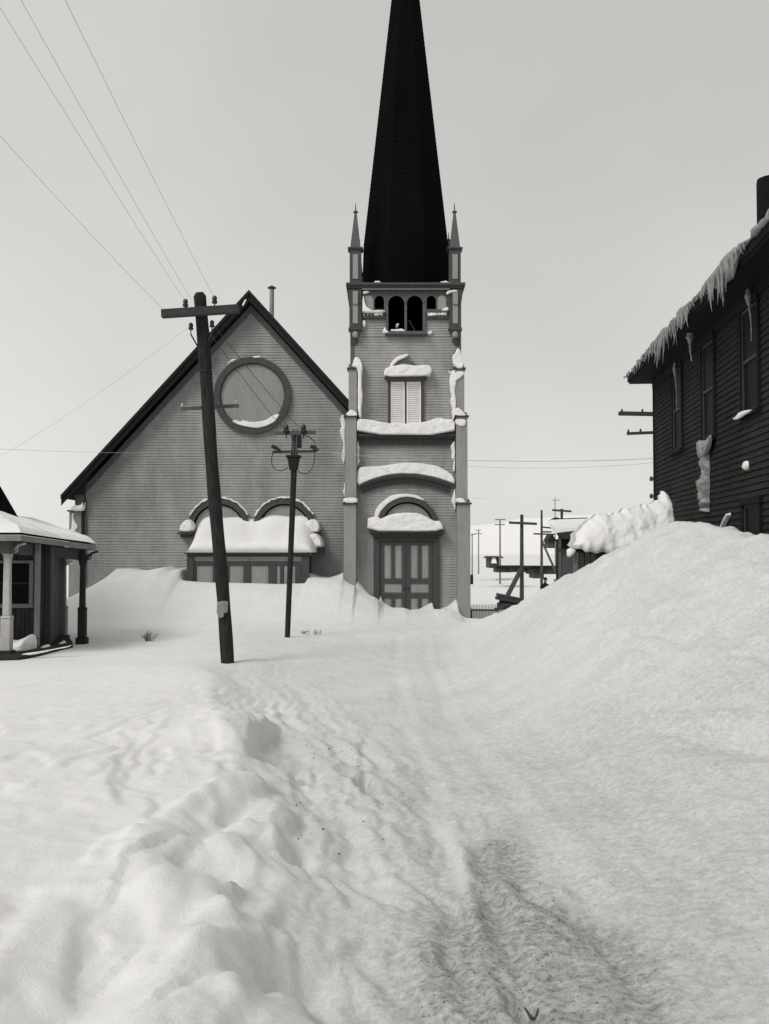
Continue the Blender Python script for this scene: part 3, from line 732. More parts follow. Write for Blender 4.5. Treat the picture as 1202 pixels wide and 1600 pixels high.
# round boarded window panel
rcx, rcz = nx_(394), nz2(618.5)
ring('round_window_frame', rcx, rcz, 60.5*kn, 51*kn, 0, 360, YN-.16, YN-.02, 'trim', church, n=72)
ring('round_window_reveal', rcx, rcz, 50.9*kn, 49.4*kn, 0, 360, YN-.09, YN-.02, 'trim', church, n=72)
tongue('round_window_boards', rcx, rcz, 49.3*kn, YN-.035, 'panel', plate('round_window_panel', arc(rcx, rcz, 49.3*kn, 0, 360, 60)[:-1], [], YN-.034, YN-.025, 'trim', church), .07)
# two arches above the porch
for acx in (342.5, 444.5):
    ring('blind_arch_molding', nx_(acx), nz2(828), 49*kn, 40.5*kn, 15, 165, YN-.17, YN-.02, 'trim', church)
    ring('arch_reveal', nx_(acx), nz2(828), 40.4*kn, 38*kn, 15, 165, YN-.08, YN-.02, 'near_black', church)
    tp = plate('tympanum', arc(nx_(acx), nz2(828), 39*kn, 0, 180, 30), [], YN-.04, YN-.026, 'trim', church)
    tongue('tympanum_boards', nx_(acx), nz2(828), 38*kn, YN-.041, 'panel', tp, .07, 0)
MB().box(nx_(281), nx_(304), YN-.4, YN-.03, nz2(835), nz2(831.5)).box(nx_(284), nx_(301), YN-.25, YN-.03, nz2(840), nz2(835.1)).build('ledge', 'trim', church)
MB().box(nx_(481), nx_(503), YN-.4, YN-.03, nz2(835), nz2(831.5)).build('ledge', 'trim', church)
# stove pipe
sp = MB().tube([(WX(423.3, 38), 38, WZ(505, 38)), (WX(423.3, 38), 38, WZ(452, 38))], .085, 10).build('stovepipe', 'metal_pipe', church, smooth=True)
MB().lathe((WX(423.3, 38), 38, WZ(450.5, 38)), [(.16,0),(.17,.02),(.02,.11)], 12).tube([(WX(423.3, 38), 38, WZ(453, 38)), (WX(423.3, 38), 38, WZ(449, 38))], .015, 5).build('stovepipe_cap', 'trim', sp)
# ---- boxed-in entrance porch on the gable front
YV = 34.2; vx = lambda p: WX(p, YV); vz = lambda p: WZ(p, YV); kv = YV/F
vb = MB().box(vx(294.5), vx(481), YV+.06, YN, -.6, vz(866)).build('entrance_box', 'trim', church)
def vp(p0, p1, t, b_, yo, m, nm='entrance_panel', par=vb): return MB().box(vx(p0), vx(p1), YV+.06-yo, YV+.059, vz(b_), vz(t)).build(nm, m, par, bevel=.006)
vp(292.5, 303, 866, 950, .10, 'trim', 'corner_post'); vp(472.5, 483.5, 866, 950, .10, 'trim', 'corner_post')
vp(303.1, 472.4, 866, 869.5, .05, 'trim', 'entrance_rail'); vp(303.1, 472.4, 877.5, 883.5, .05, 'trim', 'entrance_rail')
vp(303.3, 390, 869.6, 877.4, .015, 'panel'); vp(391, 472.2, 869.6, 877.4, .015, 'panel')
for a, c in ((303.2, 307), (333, 338), (354, 358), (381, 392), (420, 432), (438, 443), (462, 472.2)): vp(a, c, 883.6, 950, .05, 'trim', 'stile')
vp(420, 443, 883.6, 950, .03, 'trim', 'stile') if False else None
for a, c in ((307.5, 332.5), (358.5, 380.5), (392.5, 419.5), (443.5, 461.5)):
    o = vp(a, c, 883.7, 950, .012, 'panel'); vp(a+3, c-3, 888, 950, .025, 'panel', 'raised_field', o)
vp(432.2, 437.8, 883.7, 950, .01, 'panel')
vp(338.2, 353.8, 883.7, 950, .01, 'panel')
MB().box(vx(289.5), vx(486), YV-.15, YN-.03, vz(866)+.002, vz(863)).build('entrance_cornice', 'trim', vb)
MB().prism([(vx(291), vz(863)+.003), (vx(484), vz(863)+.003), (vx(484), vz(850)), (vx(291), vz(850))], YV+.9, YN-.03).build('entrance_roof', 'roof_dark', vb)
MB().box(vx(484.5), nx_(508), YN-.75, YN-.03, nz2(864), nz2(855)).build('side_eave', 'trim', vb)

# ---------------------------------------------------------------- snow lying on the church
def snow(name, label, pts, Y, depth, r, **k): return puff(name, PX(pts, Y), Y, depth, r, label, **k)
YS = YT - .026
snow('snow_ledge', 'thick snow lying along the ledge under the louvred tower window', [(557,681.5),(557,655),(568,656),(577,656.5),(590,659),(605,662.5),(632,663.5),(658,661.5),(670,659),(677,656),(689,653.5),(696,656),(711.5,656),(711.8,681.5)], YS, .42, .10)
snow('snow_ledge', 'arched band of snow on the curved hood above the church doors', [(557.5,761),(557.5,731),(575,729),(598,728.5),(615,725),(635,723),(655,724),(680,727.5),(697,734),(710,745),(711.5,758),(700,754),(680,747),(655,742.5),(635,741.3),(610,743),(585,748.5),(570,755)], YS, .32, .09)
snow('snow_ledge', 'deep rounded snow cushion on the ledge right above the church doors', [(574,831),(573.5,810),(580,808),(590,807),(597,811),(604,806),(617,802),(637,800.5),(655,802),(668,807),(677,813),(684,813.5),(690,815),(695,831),(640,831.5)], YS, .5, .16)
snow('snow_ledge', 'thin snow on top of the arch over the church doors', [(586,811),(585,800),(594,787),(606,776),(622,771.5),(640,771),(655,775),(666,783),(660,783),(650,779),(637,777),(622,779),(609,785),(598,796),(590,810)], YS, .18, .05)
snow('snow_ledge', 'plump snow cushion on the head of the louvred tower window', [(600,591),(599.5,582),(603,577),(611,574),(620,572),(630,570.8),(645,572.5),(653,573),(662,571),(672,572),(676.5,580),(674,587),(667,590.5),(640,591)], YS, .36, .11)
snow('snow_ledge', 'curl of snow above the small arch of the louvred tower window', [(609,577),(611,566),(619,559),(630,554.5),(641,552.5),(637,558.5),(628,562),(618,568),(612,576)], YS, .16, .045)
snow('snow_patch', 'snow in the upper left corner beside the left buttress of the tower', [(549,577),(553,562),(558,558),(566,566),(567,580),(565,600),(567.5,622),(565,640),(566,655),(559,655),(559,600),(558.5,577)], YS, .34, .07)
snow('snow_patch', 'ragged snow strip down the inner side of the right tower buttress', [(711,577),(706,583),(701,579),(705,590),(702,603),(706,618),(703.5,630),(707,642),(707,656),(712.5,656),(712,620),(713,590)], YS, .30, .06, jag=.04)
snow('snow_patch', 'snow cap on the top set-off of the right tower buttress', [(710,577),(707,556),(712,553),(715,545),(719,545),(722,560),(727,577)], 34.8, .2, .08)
snow('snow_patch', 'snow stuck beneath the top cap of the right tower buttress', [(711,580),(727,580),(726,586),(716,593),(711,600)], 34.71, .05, .04)
snow('snow_patch', 'snow cap on the middle set-off of the right tower buttress', [(711,651.5),(711,641),(715,636),(721,640),(727,646),(731,651.5)], 34.65, .2, .08)
snow('snow_patch', 'snow stuck beneath the middle cap of the right tower buttress', [(712,654.5),(729,654.5),(729,664),(720,667),(712,662)], 34.54, .04, .04)
snow('snow_patch', 'snow cap on the lowest set-off of the right tower buttress', [(713,786.5),(713,779),(718,777.5),(726,780),(731,786.5)], 34.5, .16, .07)
snow('snow_patch', 'snow cap on the middle set-off of the left tower buttress', [(539,651.5),(542,645),(548,640.5),(555,642),(559,648),(559,651.5)], 34.65, .2, .08)
snow('snow_patch', 'snow cap on the lowest set-off of the left tower buttress', [(535.5,786.5),(537,779),(545,777.5),(558.5,778),(559.5,786.5)], 34.5, .2, .07)
snow('snow_patch', 'broken snow strip where the gable wall meets the left tower buttress', [(541,650),(534,647),(531,655),(534,664),(532,676),(536,688),(537,700),(533,712),(536,724),(541,732),(541,700)], YN-.03, .3, .07, jag=.05)
snow('snow_patch', 'small snow lumps low in the corner between gable wall and tower', [(540,753),(537,756),(538,762),(536,768),(538,776),(541,778)], YN-.03, .2, .05)
snow('snow_patch', 'thin snow strip down the inner side of the left tower buttress', [(557,686),(562,694),(560,712),(562,724),(559,730),(557,730)], YS, .22, .05, jag=.03)
snow('snow_patch', 'thin snow strip under the ledge beside the right tower buttress', [(712,690),(707,692),(703,700),(706,706),(706,716),(709,722),(708,735),(712,738)], YS, .22, .05, jag=.03)
snow('snow_patch', 'snow sliver beside the right tower buttress below the curved hood', [(712,756),(706,780),(705,785),(709,790),(711,800),(713,790)], YS, .2, .05)
snow('snow_patch', 'white frozen snow heaped in the left end arch of the belfry', [(566,486),(566,465),(568,461),(570,470),(572,478),(578,484),(586,486),(602,485),(602,489),(566,489.5)], YT-.126, .14, .05)
snow('snow_patch', 'small snow wedge in the right end arch of the belfry', [(690,486),(694,482),(702,480),(702,487)], YT-.126, .1, .04)
snow('snow_patch', 'snow beside the left corner shaft below the belfry dentils', [(566,502),(571,500),(572,508),(568,512),(566,512)], YS, .14, .04)
snow('snow_patch', 'thin snow line beneath the cornice at the left of the belfry', [(566,459),(567,454.5),(579,455),(576,458),(568,460)], YT-.13, .08, .03)
snow('snow_patch', 'thin snow line beneath the cornice at the right of the belfry', [(697,459),(702,454),(716,453),(717,457),(704,458),(700,461)], YT-.25, .08, .03)
snow('snow_patch', 'long snow lump on the belfry sill in the left opening', [(610,520),(611,515),(618,515.5),(630,514),(635,518),(634,520.5)], YT-.02, .18, .06)
snow('snow_patch', 'snow lump sitting inside the left belfry opening', [(618,514),(618.5,506),(624,505.5),(624,510),(620.5,514)], YT+.3, .14, .06)
snow('snow_patch', 'snow tuft on the left end of the belfry sill', [(598,520),(600,512),(603,511),(604,517),(608,519),(606,522.5),(600,522)], YT-.12, .12, .05)
snow('snow_patch', 'snow tuft on the right end of the belfry sill', [(666,520),(672,517),(678,519),(674,524),(668,523)], YT-.03, .1, .04)
snow('snow_patch', 'long snow lump on the cornice at the left foot of the spire', [(584,444),(585,440),(594,439.5),(597,443),(590,445)], 34.95, .12, .06)
snow('snow_patch', 'small snow lump on the cornice beside the left pinnacle', [(565,446),(565,441.5),(569,441.5),(570,445.5)], 34.9, .1, .05)
snow('snow_patch', 'small round snow lump on the cornice between two others', [(573,445),(575,441.5),(579,442),(580,445)], 34.9, .1, .05)
snow('snow_patch', 'snow along the cornice at the right foot of the spire', [(685,445),(690,441),(700,439),(702,442),(720,443),(722,446)], 34.9, .14, .05)
for x0, x1 in ((583, 600), (668, 700)):
    pts = [(x0, 492), (x0+4, 488.5), ((x0+x1)/2, 490), (x1-3, 488.5), (x1, 492), (x1-6, 492.5), ((x0+x1)/2, 492), (x0+6, 494)]
    snow('snow_patch', 'thin broken snow on the %s dentil band of the belfry' % ('left' if x0 < 600 else 'right'), pts, YT-.14, .05, .03)
YG = YN - .036
snow('snow_patch', 'crescent of snow lying in the bottom of the round window', [(361,659),(367,656),(377,660),(379,656),(386,659),(400,660),(415,657),(425,650),(437,646),(436,652),(428,661),(415,667.5),(400,670),(385,668.5),(370,664)], YG, .17, .05)
snow('snow_patch', 'thin snow on the upper left of the round window frame', [(352,569),(358,562),(368,559.5),(366,562.5),(357,567)], YN-.17, .03, .03)
snow('snow_patch', 'thin snow on the crown of the round window frame', [(392,559),(396,556.5),(407,556),(407,558.5)], YN-.17, .03, .03)
for c, sd2 in ((342.5, 'left'), (444.5, 'right')):
    o_ = [(c + 52*math.cos(R(t)), 828 - 52.5*math.sin(R(t))) for t in range(28, 158, 8)]; i_ = [(c + 49*math.cos(R(t)), 828 - 49*math.sin(R(t))) for t in range(156, 26, -8)]
    snow('snow_patch', 'thin snow along the top of the %s arch above the entrance box' % sd2, o_ + i_, YN-.026, .19, .04, jag=.03)
snow('snow_patch', 'snow lump on the ledge left of the entrance box roof', [(281.5,832),(284,820),(289,814),(296,811),(303,813),(306,822),(303,832)], YN-.03, .45, .16)
snow('snow_patch', 'snow lump on the ledge at the upper right of the entrance box roof', [(480,832),(481,814),(490,810),(499,814),(503,823),(500,832),(494,833)], YN-.03, .5, .16)
snow('snow_patch', 'overhanging snow lump at the right end of the entrance box roof', [(482,857),(483,835),(494,833),(502,838),(507,847),(507.5,855),(496,856),(489,866),(484,868)], YN-.3, .75, .2)
snow('snow_patch', 'snow on the cap of the corner buttress at the left end of the gable wall', [(112,797),(114,792),(120,788),(126,790),(134,782),(135,794),(131,799),(120,799)], 36.0, .3, .1)
snow('snow_patch', 'frost clinging to the corner buttress at the left end of the gable wall', [(112,803),(118,802),(117,815),(121,822),(116,834),(118,842),(112,850)], 36.04, .05, .04, jag=.06)
snow('snow_patch', 'small snow streak in the gap under the gable peak', [(375,478),(381,468),(384,468),(379,478)], 35.38, .04, .03)

def lofted(name, label, rows, seed, rough=.03, parent=None):
    """rows of points -> closed snow body, roughened"""
    n = len(rows[0]); vs = []
    for i, r in enumerate(rows):
        for j, p in enumerate(r):
            p = Vector(p); edge = min(j, n-1-j, i, len(rows)-1-i) > 0
            if edge: p = p + Vector((0, -.6, .8))*mnoise.fractal(p*1.7 + Vector((seed, 0, 0)), .8, 2, 4)*rough
            vs.append(tuple(p))
    fs = [(i*n+j, (i+1)*n+j, (i+1)*n+j+1, i*n+j+1) for i in range(len(rows)-1) for j in range(n-1)]
    fs += [tuple(range(n))[::-1], tuple((len(rows)-1)*n+j for j in range(n)), tuple(i*n for i in range(len(rows)))[::1], tuple(i*n+n-1 for i in range(len(rows)))[::-1]]
    me = bpy.data.meshes.new(name); me.from_pydata(vs, [], fs); me.update(); me.shade_smooth(); me.set_sharp_from_angle(angle=R(60))
    o = link_mesh(name, me, 'snow', parent); tag(o, label, 'snow', kind='stuff'); return o
rows = []
M = 90
for i in range(M+1):
    u = i/M; t = math.sqrt(max(0, 1 - abs(2*u-1)**9)); row = []
    # profile from the front lip up and back to the wall (y, photo row at that depth)
    prof = [(34.02, 863.2), (33.93, 860), (33.90, 856), (33.94, 851), (34.03, 847), (34.2, 843), (34.5, 838), (34.9, 831), (35.3, 823), (35.7, 815), (YN-.04, 807)]
    for j, (yy, pp) in enumerate(prof):
        q = j/10
        xa = WX(289.5 + 14*q**1.2, yy); xb = WX(485.5 + 16*q**2, yy)
        zb = WZ(863.2, 34.02); zz = zb + (WZ(pp, yy) - zb)*(t if j > 0 else 1)
        yv = yy + (1-t)*.1*(10-j)/10
        wob = .06*math.sin(u*9+1) + .04*math.sin(u*23)
        row.append((xa + (xb-xa)*u, yv, zz + wob*q*t))
    rows.append(row)
lofted('roof_snow', 'deep smooth blanket of snow on the roof of the entrance box under the two arches', rows, 3.3)
# ================================================================ poles and wires
def smoothtube(b, p, q, sag, r, n=6, k=24):
    p, q = Vector(p), Vector(q); pts = []
    for i in range(k+1):
        t = i/k; c = p.lerp(q, t); c.z -= sag*4*t*(1-t); pts.append(c)
    b.tube(pts, r, n)
def wire(p, q, label, sag=.3, r=.006, m='wire', group=None):
    b = MB(); smoothtube(b, p, q, sag, r)
    return tag(b.build('overhead_wire', m, smooth=True), label, 'wire', group)
def insulator(b, c, s=1.0):
    b.lathe(c, [(.012*s, -.10*s), (.012*s, .0), (.05*s, .01*s), (.058*s, .05*s), (.04*s, .07*s), (.052*s, .10*s), (.045*s, .14*s), (.02*s, .165*s)], 10)
# big leaning telegraph pole
base = W(355.5, 1030, 20.0); top = W(312, 463, 19.2)
gp = empty('utility_pole', tuple(base))
tag(gp, 'thick dark utility pole leaning left in front of the church gable, with a heavy crossarm', 'utility pole')
ax = (top - base).normalized()
pts = []; rs = []
for i in range(31):
    t = -.08 + 1.08*i/30
    p = base.lerp(top, t) + Vector((.012*math.sin(t*9), 0, 0)); pts.append(p); rs.append(.130 - .010*t + .004*math.sin(t*31))
pts.append(top + ax*.07); rs.append(.075)
b = MB(); b.tube(pts, rs, 16); gpole = b.build('pole', 'pole_wood', gp, smooth=True)
a0, a1 = W(253, 490.5, 19.02), W(374, 482.5, 18.9)
arm = MB().bar(a0, a1, .12, .16).build('crossarm', 'arm_wood', gp, bevel=.01)
arm2 = MB().bar(W(283, 639, 19.75), W(373, 634, 19.75), .07, .065).build('crossarm', 'arm_pale', gp)
for px, py in ((285, 633), (369, 628)):
    b = MB(); insulator(b, W(px, py+4, 19.75), .55); b.build('insulator', 'porch_pale', gp, smooth=True)
ins = {}
for k, (px, py) in {'l': (290, 480), 'r': (335.5, 475)}.items():
    c = W(px, py, 18.95); b = MB(); insulator(b, c, .95); b.build('insulator', 'insulator', gp, smooth=True); ins[k] = c + Vector((0, 0, .1))
for k, (px, py, qx, qy) in {'ll': (298.5, 516, 309, 541), 'lr': (331.5, 512, 325, 534)}.items():
    c = W(px, py, 19.1); b = MB(); insulator(b, c, .85); b.tube([c - Vector((0,0,.08)), W(qx, qy, 19.25)], .014, 6); b.build('insulator', 'insulator', gp, smooth=True); ins[k] = c + Vector((0, 0, .09))
MB().bar(W(306, 497, 19.1), W(319, 494, 19.1), .02, .05).build('bracket', 'insulator', gp)
b = MB(); 
for q in (.80, ):
    c = base.lerp(top, q); b.tube([c - ax*.012, c + ax*.012], .134, 16)
b.build('iron_band', 'insulator', gp)
for py, sdx, ln in ((958, -3, .30), (970, -1, .0)):
    if ln:
        c = W(349, py, 19.78)
        MB().add([(c.x-.12,c.y-.045,c.z),(c.x+.02,c.y-.062,c.z),(c.x+.09,c.y-.045,c.z+.02),(c.x-.11,c.y-.045,c.z+.22),(c.x+.02,c.y-.062,c.z+.24),(c.x+.10,c.y-.045,c.z+.23),(c.x-.06,c.y-.05,c.z-.1),(c.x+.02,c.y-.062,c.z-.06)],
                 [(0,1,4,3),(1,2,5,4),(6,7,1,0)]).build('torn_paper_notice', 'paper', gp)
# smaller pole
b2 = W(449.5, 990, 26.0); t2 = W(462, 672, 26.0)
sp2 = tag(empty('utility_pole', tuple(b2)), 'slim dark utility pole with two crossarms and looped wires in front of the entrance box', 'utility pole')
ax2 = (t2 - b2).normalized()
MB().tube([b2 - ax2*.4, b2.lerp(t2, .5), b2.lerp(t2, .86)], [.068, .072, .078], 12).build('pole', 'pole_wood', sp2, smooth=True)
for dx in (-.065, .065): MB().bar(b2.lerp(t2, .84) + Vector((dx, -.02, 0)), t2 + Vector((dx*.8, -.02, 0)), .035, .05).build('mast_strap', 'far_wood', sp2)
MB().bar(b2.lerp(t2, .84), b2.lerp(t2, .985), .05, .05).build('mast_strap', 'arm_wood', sp2)
MB().bar(W(428, 677, 25.9), W(494, 675.5, 25.9), .05, .10).build('crossarm', 'arm_pale', sp2)
MB().bar(W(426, 706, 25.9), W(496, 705, 25.9), .05, .06).build('crossarm', 'arm_wood', sp2)
b = MB(); c = W(459, 735, 26)
b.frustum((c.x-.10,c.x+.10,c.y-.11,c.y+.11,c.z), (c.x-.15,c.x+.15,c.y-.14,c.y+.14,c.z+.32)); b.box(c.x-.19,c.x+.19,c.y-.17,c.y+.17,c.z+.321,c.z+.38)
b.build('junction_box', 'pole_wood', sp2, bevel=.012)
for px in (447.5, 474.5):
    b = MB(); insulator(b, W(px, 677, 25.86), 1.35); b.build('insulator', 'insulator', sp2, smooth=True)
for px, sg in ((431, 1), (492, 1)):
    cc = W(px, 700, 25.85)
    MB().tube([cc + Vector((-.10, 0, .05)), cc, cc + Vector((.13, 0, -.06))], [.05, .055, .012], 8).build('insulator', 'insulator', sp2, smooth=True)
MB().box(*(lambda c: (c.x-.06, c.x+.06, c.y-.1, c.y, c.z-.16, c.z+.16))(W(468, 690, 25.9))).build('fuse_box', 'pole_wood', sp2, bevel=.01)
for pts in ([(427,707),(424.5,716),(425,726),(430,734),(440,736),(450,731)], [(492,707),(491.5,720),(487,734),(480,740),(472,740),(466,736)], [(470,678),(482,682),(492,690),(493,700)], [(447,676),(455,680),(458,690)]):
    P_ = [W(x, y, 25.85 + .15*math.sin(i)) for i, (x, y) in enumerate(pts)]
    MB().tube(P_, .012, 6).build('looped_wire', 'wire_dark', sp2, smooth=True)

# overhead wires running from the big pole over the street towards the viewer
def far_wire(c, px, py, Y, label):
    p = W(px, py, Y); d = (p - c); q = c + d*2.6; q.z = p.z + (p.z - c.z)*1.6 + .5
    pts = []
    for i in range(31):
        t = i/30
        a = c.lerp(p, min(t*2.6, 1)) if False else None
        # quadratic through c, p (t=1/2.6) and q
        t1 = 1/2.6
        L0 = (t-t1)*(t-1)/(t1); L1 = t*(t-1)/(t1*(t1-1)); L2 = t*(t-t1)/(1-t1)
        pts.append(c*L0 + p*L1 + q*L2)
    b = MB(); b.tube(pts, .0027, 6)
    tag(b.build('overhead_wire', 'wire', smooth=True), label, 'wire', 'wires from the leaning pole up to the upper left')
far_wire(ins['r'], 102, 0, 9.5, 'rightmost of the thin wires climbing from the leaning pole to the top left')
far_wire(W(299, 468, 19.0), 33, 0, 9.8, 'middle wire of the three that climb steeply from the leaning pole')
far_wire(ins['l'], 9, 26, 10.0, 'leftmost of the three wires climbing steeply from the leaning pole')
far_wire(W(256, 484, 18.97), 0, 212, 11.5, 'lowest thin wire sloping from the crossarm end to the left edge')
wire(ins['ll'], W(-60, 745, 34), 'faint wire dropping from the leaning pole to the left over the gable roof edge', .2, .0028, group='side wires')
wire(ins['lr'], W(474, 675, 25.8), 'wire sloping across the upper right of the round window down to the slim pole', .05, .006, 'wire_dark')
wire(W(322, 512, 19.3), W(447, 675, 25.8), 'wire sloping across the middle of the round window down to the slim pole', .05, .006, 'wire_dark')
wire(W(-200, 688, 27.5), W(427, 706, 25.9), 'faint level wire running left from the slim pole past the gable', .15, .0035)
wire(W(494, 706, 25.8), W(1030, 716, 27.3), 'long wire crossing the tower from the slim pole to the dark house', .15, .006, 'wire')
wire(W(494, 702, 25.8), W(1030, 722, 27.3), 'second long thin wire just beneath the one crossing the tower', .30, .0035)
wire(W(493, 676, 25.8), W(760, 778, 60), 'thin wire sloping from the slim pole down past the tower to the far poles', .5, .005)

# ================================================================ dark house on the right
A = Vector((7.02, 26.5, 0)); hd = Vector((-.084, -1, 0)).normalized()
house = tag(empty('clapboard_house', (A.x, A.y, 0), math.atan2(hd.y, hd.x)), 'tall dark clapboard house with icicles along its eave at the right edge', 'house')
HL = 15.0; EZ = 6.62; HD = 9.0
def hx(Y): return (A.y - Y)/abs(hd.y)          # distance along the wall for a world depth
MB().box(0, HL, 0, .2, -1.5, EZ).build('wall', 'house_board', house, True)
MB().box(0, .2, .2, HD, -1.5, EZ).box(HL-.2, HL, .2, HD, -1.5, EZ).box(.2, HL-.2, HD-.2, HD, -1.5, EZ).build('wall', 'house_board', house, True)
hw_ = house.children[0]
wins = [(hx(23.4), .50, 4.5, 6.35), (hx(20.35), .50, 4.45, 6.35), (hx(17.3), .50, 4.55, 6.35), (hx(17.3), .50, 1.0, 2.98), (hx(14.3), .5, 4.55, 6.35), (hx(20.35), .5, 1.0, 2.55)]
boards(hw_, lambda z: split([(.09, HL)], z, [(c-h+.02, c+h-.02, z0+.03, z1-.03) for c, h, z0, z1 in wins]), .3, EZ, .112, -.002, 'house_board', True, thick=.03)
MB().box(-.03, .088, -.045, .09, -1, EZ).build('corner_board', 'house_trim', house, True)
MB().box(.0, HL, -.06, -.034, EZ-.22, EZ-.002).build('frieze_board', 'house_trim', house, True)
for c, h, z0, z1 in wins:
    f = MB().box(c-h-.1, c-h, -.07, 0, z0, z1).box(c+h, c+h+.1, -.07, 0, z0, z1).box(c-h-.12, c+h+.12, -.085, 0, z1+.001, z1+.12).build('window', 'house_pale' if h < 0 else 'house_trim', house, True)
    MB().box(c-h-.13, c+h+.13, -.12, 0, z0-.07, z0-.001).build('sill', 'house_trim', f, True)
    zm = (z0+z1)/2
    MB().box(c-h+.001, c-h+.05, -.04, -.005, z0, z1).box(c+h-.05, c+h-.001, -.04, -.005, z0, z1).box(c-h+.051, c+h-.051, -.045, -.005, zm-.025, zm+.025).box(c-h+.051, c+h-.051, -.04, -.005, z0, z0+.05).box(c-h+.051, c+h-.051, -.04, -.005, z1-.05, z1).build('sash', 'house_pale', f, True)
    MB().box(c-h+.05, c+h-.05, -.012, -.004, z0+.05, zm-.026).build('pane', 'glass_dark', f, True)
    MB().box(c-h+.05, c+h-.05, -.022, -.014, zm+.026, z1-.05).build('pane', 'glass_dark', f, True)
# eaves, soffit and low hip roof
OV = .56; ET = EZ + .20
rf = MB().frustum((-OV-.06, HL+OV, -OV-.06, HD+OV, ET), (HD*.5, HL-HD*.5, HD*.48, HD*.52, ET+2.5)).build('roof', 'roof_dark', house, True)
MB().box(-OV, HL+OV, -OV, HD+OV, EZ+.001, EZ+.05).build('soffit', 'house_trim', rf, True)
MB().box(-OV-.04, HL+OV, -OV-.04, -OV+.0, EZ+.052, ET-.002).box(-OV-.04, -OV, -OV+.001, HD+OV, EZ+.052, ET-.002).build('fascia', 'house_trim', rf, True)
# smoke stack
MB().lathe((hx(21.5), 1.58, 0), [(.30, 7), (.30, 9.98), (.29, 10.04), (.24, 10.06)], 16).build('smokestack', 'stack_metal', house, True, smooth=True)
# snow and ice crust along the eave
sn = []
rows = []; NX = 260
for i in range(NX+1):
    t = i/NX; x = -OV - .12 + t*(HL + OV + .2); n1 = mnoise.fractal(Vector((x*.55, 3, 1)), .8, 2, 4); n2 = mnoise.fractal(Vector((x*2.3, 7, 1)), .8, 2, 4)
    bulk = .25 + .6*n1
    th = .03 + .20*max(0, bulk)*min(1, (x+.7)/3)*.9 + .03*n2
    drop = .03 + .36*max(0, n1*1.3+.15)*min(1, max(0, x+.2)/2.2) + .04*n2
    out = .05 + .10*max(0, bulk) + .05*n2
    fk = min(1, max(.12, (x-.5)/3)); th = .02 + max(th, 0)*fk; drop = .01 + max(drop, 0)*fk; out *= fk
    rows.append([(x, 1.0, ET+.62), (x, .1, ET+.32+th*.6), (x, -OV+.15, ET+.05+th), (x, -OV-.05-out*.5, ET+th*.9), (x, -OV-.06-out, ET+th*.3), (x, -OV-.07-out*.7, ET-drop*.5), (x, -OV-.055-out*.2, ET-drop), (x, -OV-.05, ET-drop*.8)])
n = 8; vs = [p for r in rows for p in r]
fs = [(i*n+j, i*n+j+1, (i+1)*n+j+1, (i+1)*n+j) for i in range(NX) for j in range(n-1)]
me = bpy.data.meshes.new('eave_ice'); me.from_pydata(vs, [], fs); me.update(); me.shade_smooth()
o = link_mesh('eave_ice', me, 'ice'); o.matrix_world = house.matrix_basis.copy()
tag(o, 'ragged crust of ice and snow along the eave of the dark house', 'ice', kind='stuff')
def house_pt(x, y, z): return house.matrix_basis @ Vector((x, y, z))
def icicle_mesh(L, r, seed):
    b = MB(); pts = []; rs = []
    for i in range(9):
        t = i/8; pts.append(Vector((.02*math.sin(seed+t*5)*t, .02*math.cos(seed*2+t*4)*t, -L*t))); rs.append(max(.002, r*(1-t)**.8*(1+.18*math.sin(seed*3+t*14))))
    b.tube(pts, rs, 7); me = b.mesh('icicle', True); me.materials.append(MATS['ice']); return me
IM = [icicle_mesh(1.0, r, s) for r, s in ((.022, 1), (.030, 2.3), (.019, 3.1), (.034, 4.4))]
rnd = random.Random(11)
cnt = 0; x = -.4
while x < 11.5:
    dens = mnoise.noise(Vector((x*.55, 3, 1)))
    L = (.12 + .58*max(0, dens + .25 + rnd.uniform(-.1, .25)))*rnd.uniform(.35, 1.25)*min(1.15, .25+max(0, x)/5)
    o = bpy.data.objects.new('icicle', IM[rnd.randrange(4)]); COL.objects.link(o)
    o.location = house_pt(x, -OV - .11 - rnd.uniform(0, .06), ET - .02); o.scale = (rnd.uniform(.7, 1.3), rnd.uniform(.7, 1.3), L); o.rotation_euler = (0, rnd.uniform(-.04, .04), rnd.uniform(0, 6))
    tag(o, 'pale pointed icicle hanging from the eave of the dark house', 'icicle', 'icicles along the eave of the dark house'); cnt += 1
    x += rnd.uniform(.06, .15)*(1.9 if x < 2.2 else 1)
# frozen drips on the wall
def ice_column(label, Yw, ztop, zbot, r0, y=-.14):
    b = MB(); pts = []; rs = []; x0 = hx(Yw)
    for i in range(25):
        t = i/24; pts.append(house_pt(x0 + .05*math.sin(t*5+Yw), y + .03*t, ztop + (zbot-ztop)*t))
        rs.append(r0*(.9*math.exp(-((t-.12)/.25)**2)+.45)*(1-t)**.35*(1+.22*math.sin(t*19+Yw)+.16*math.sin(t*47+1)) if 0 < i < 24 else .012)
    b.tube(pts, rs, 10); o = b.build('ice_column', 'ice', smooth=True); tag(o, label, 'ice')
puff('ice_column', [(hx(20.75), 4.36), (hx(20.7), 4.1), (hx(20.62), 3.7), (hx(20.66), 3.4), (hx(20.6), 3.1), (hx(20.52), 2.9), (hx(20.42), 2.95), (hx(20.36), 3.2), (hx(20.38), 3.5), (hx(20.28), 3.75), (hx(20.3), 4.05), (hx(20.1), 4.3), (hx(20.3), 4.4)], -.03, .13, .11, 'tall pale ice column frozen to the wall below the second upper window of the dark house', None, True, m='ice', cat='ice', jag=.06, rough=.14).matrix_world = house.matrix_basis.copy()
ice_column('long icicle hanging in front of the second upper window of the dark house', 20.75, 6.75, 6.05, .075, -.3)
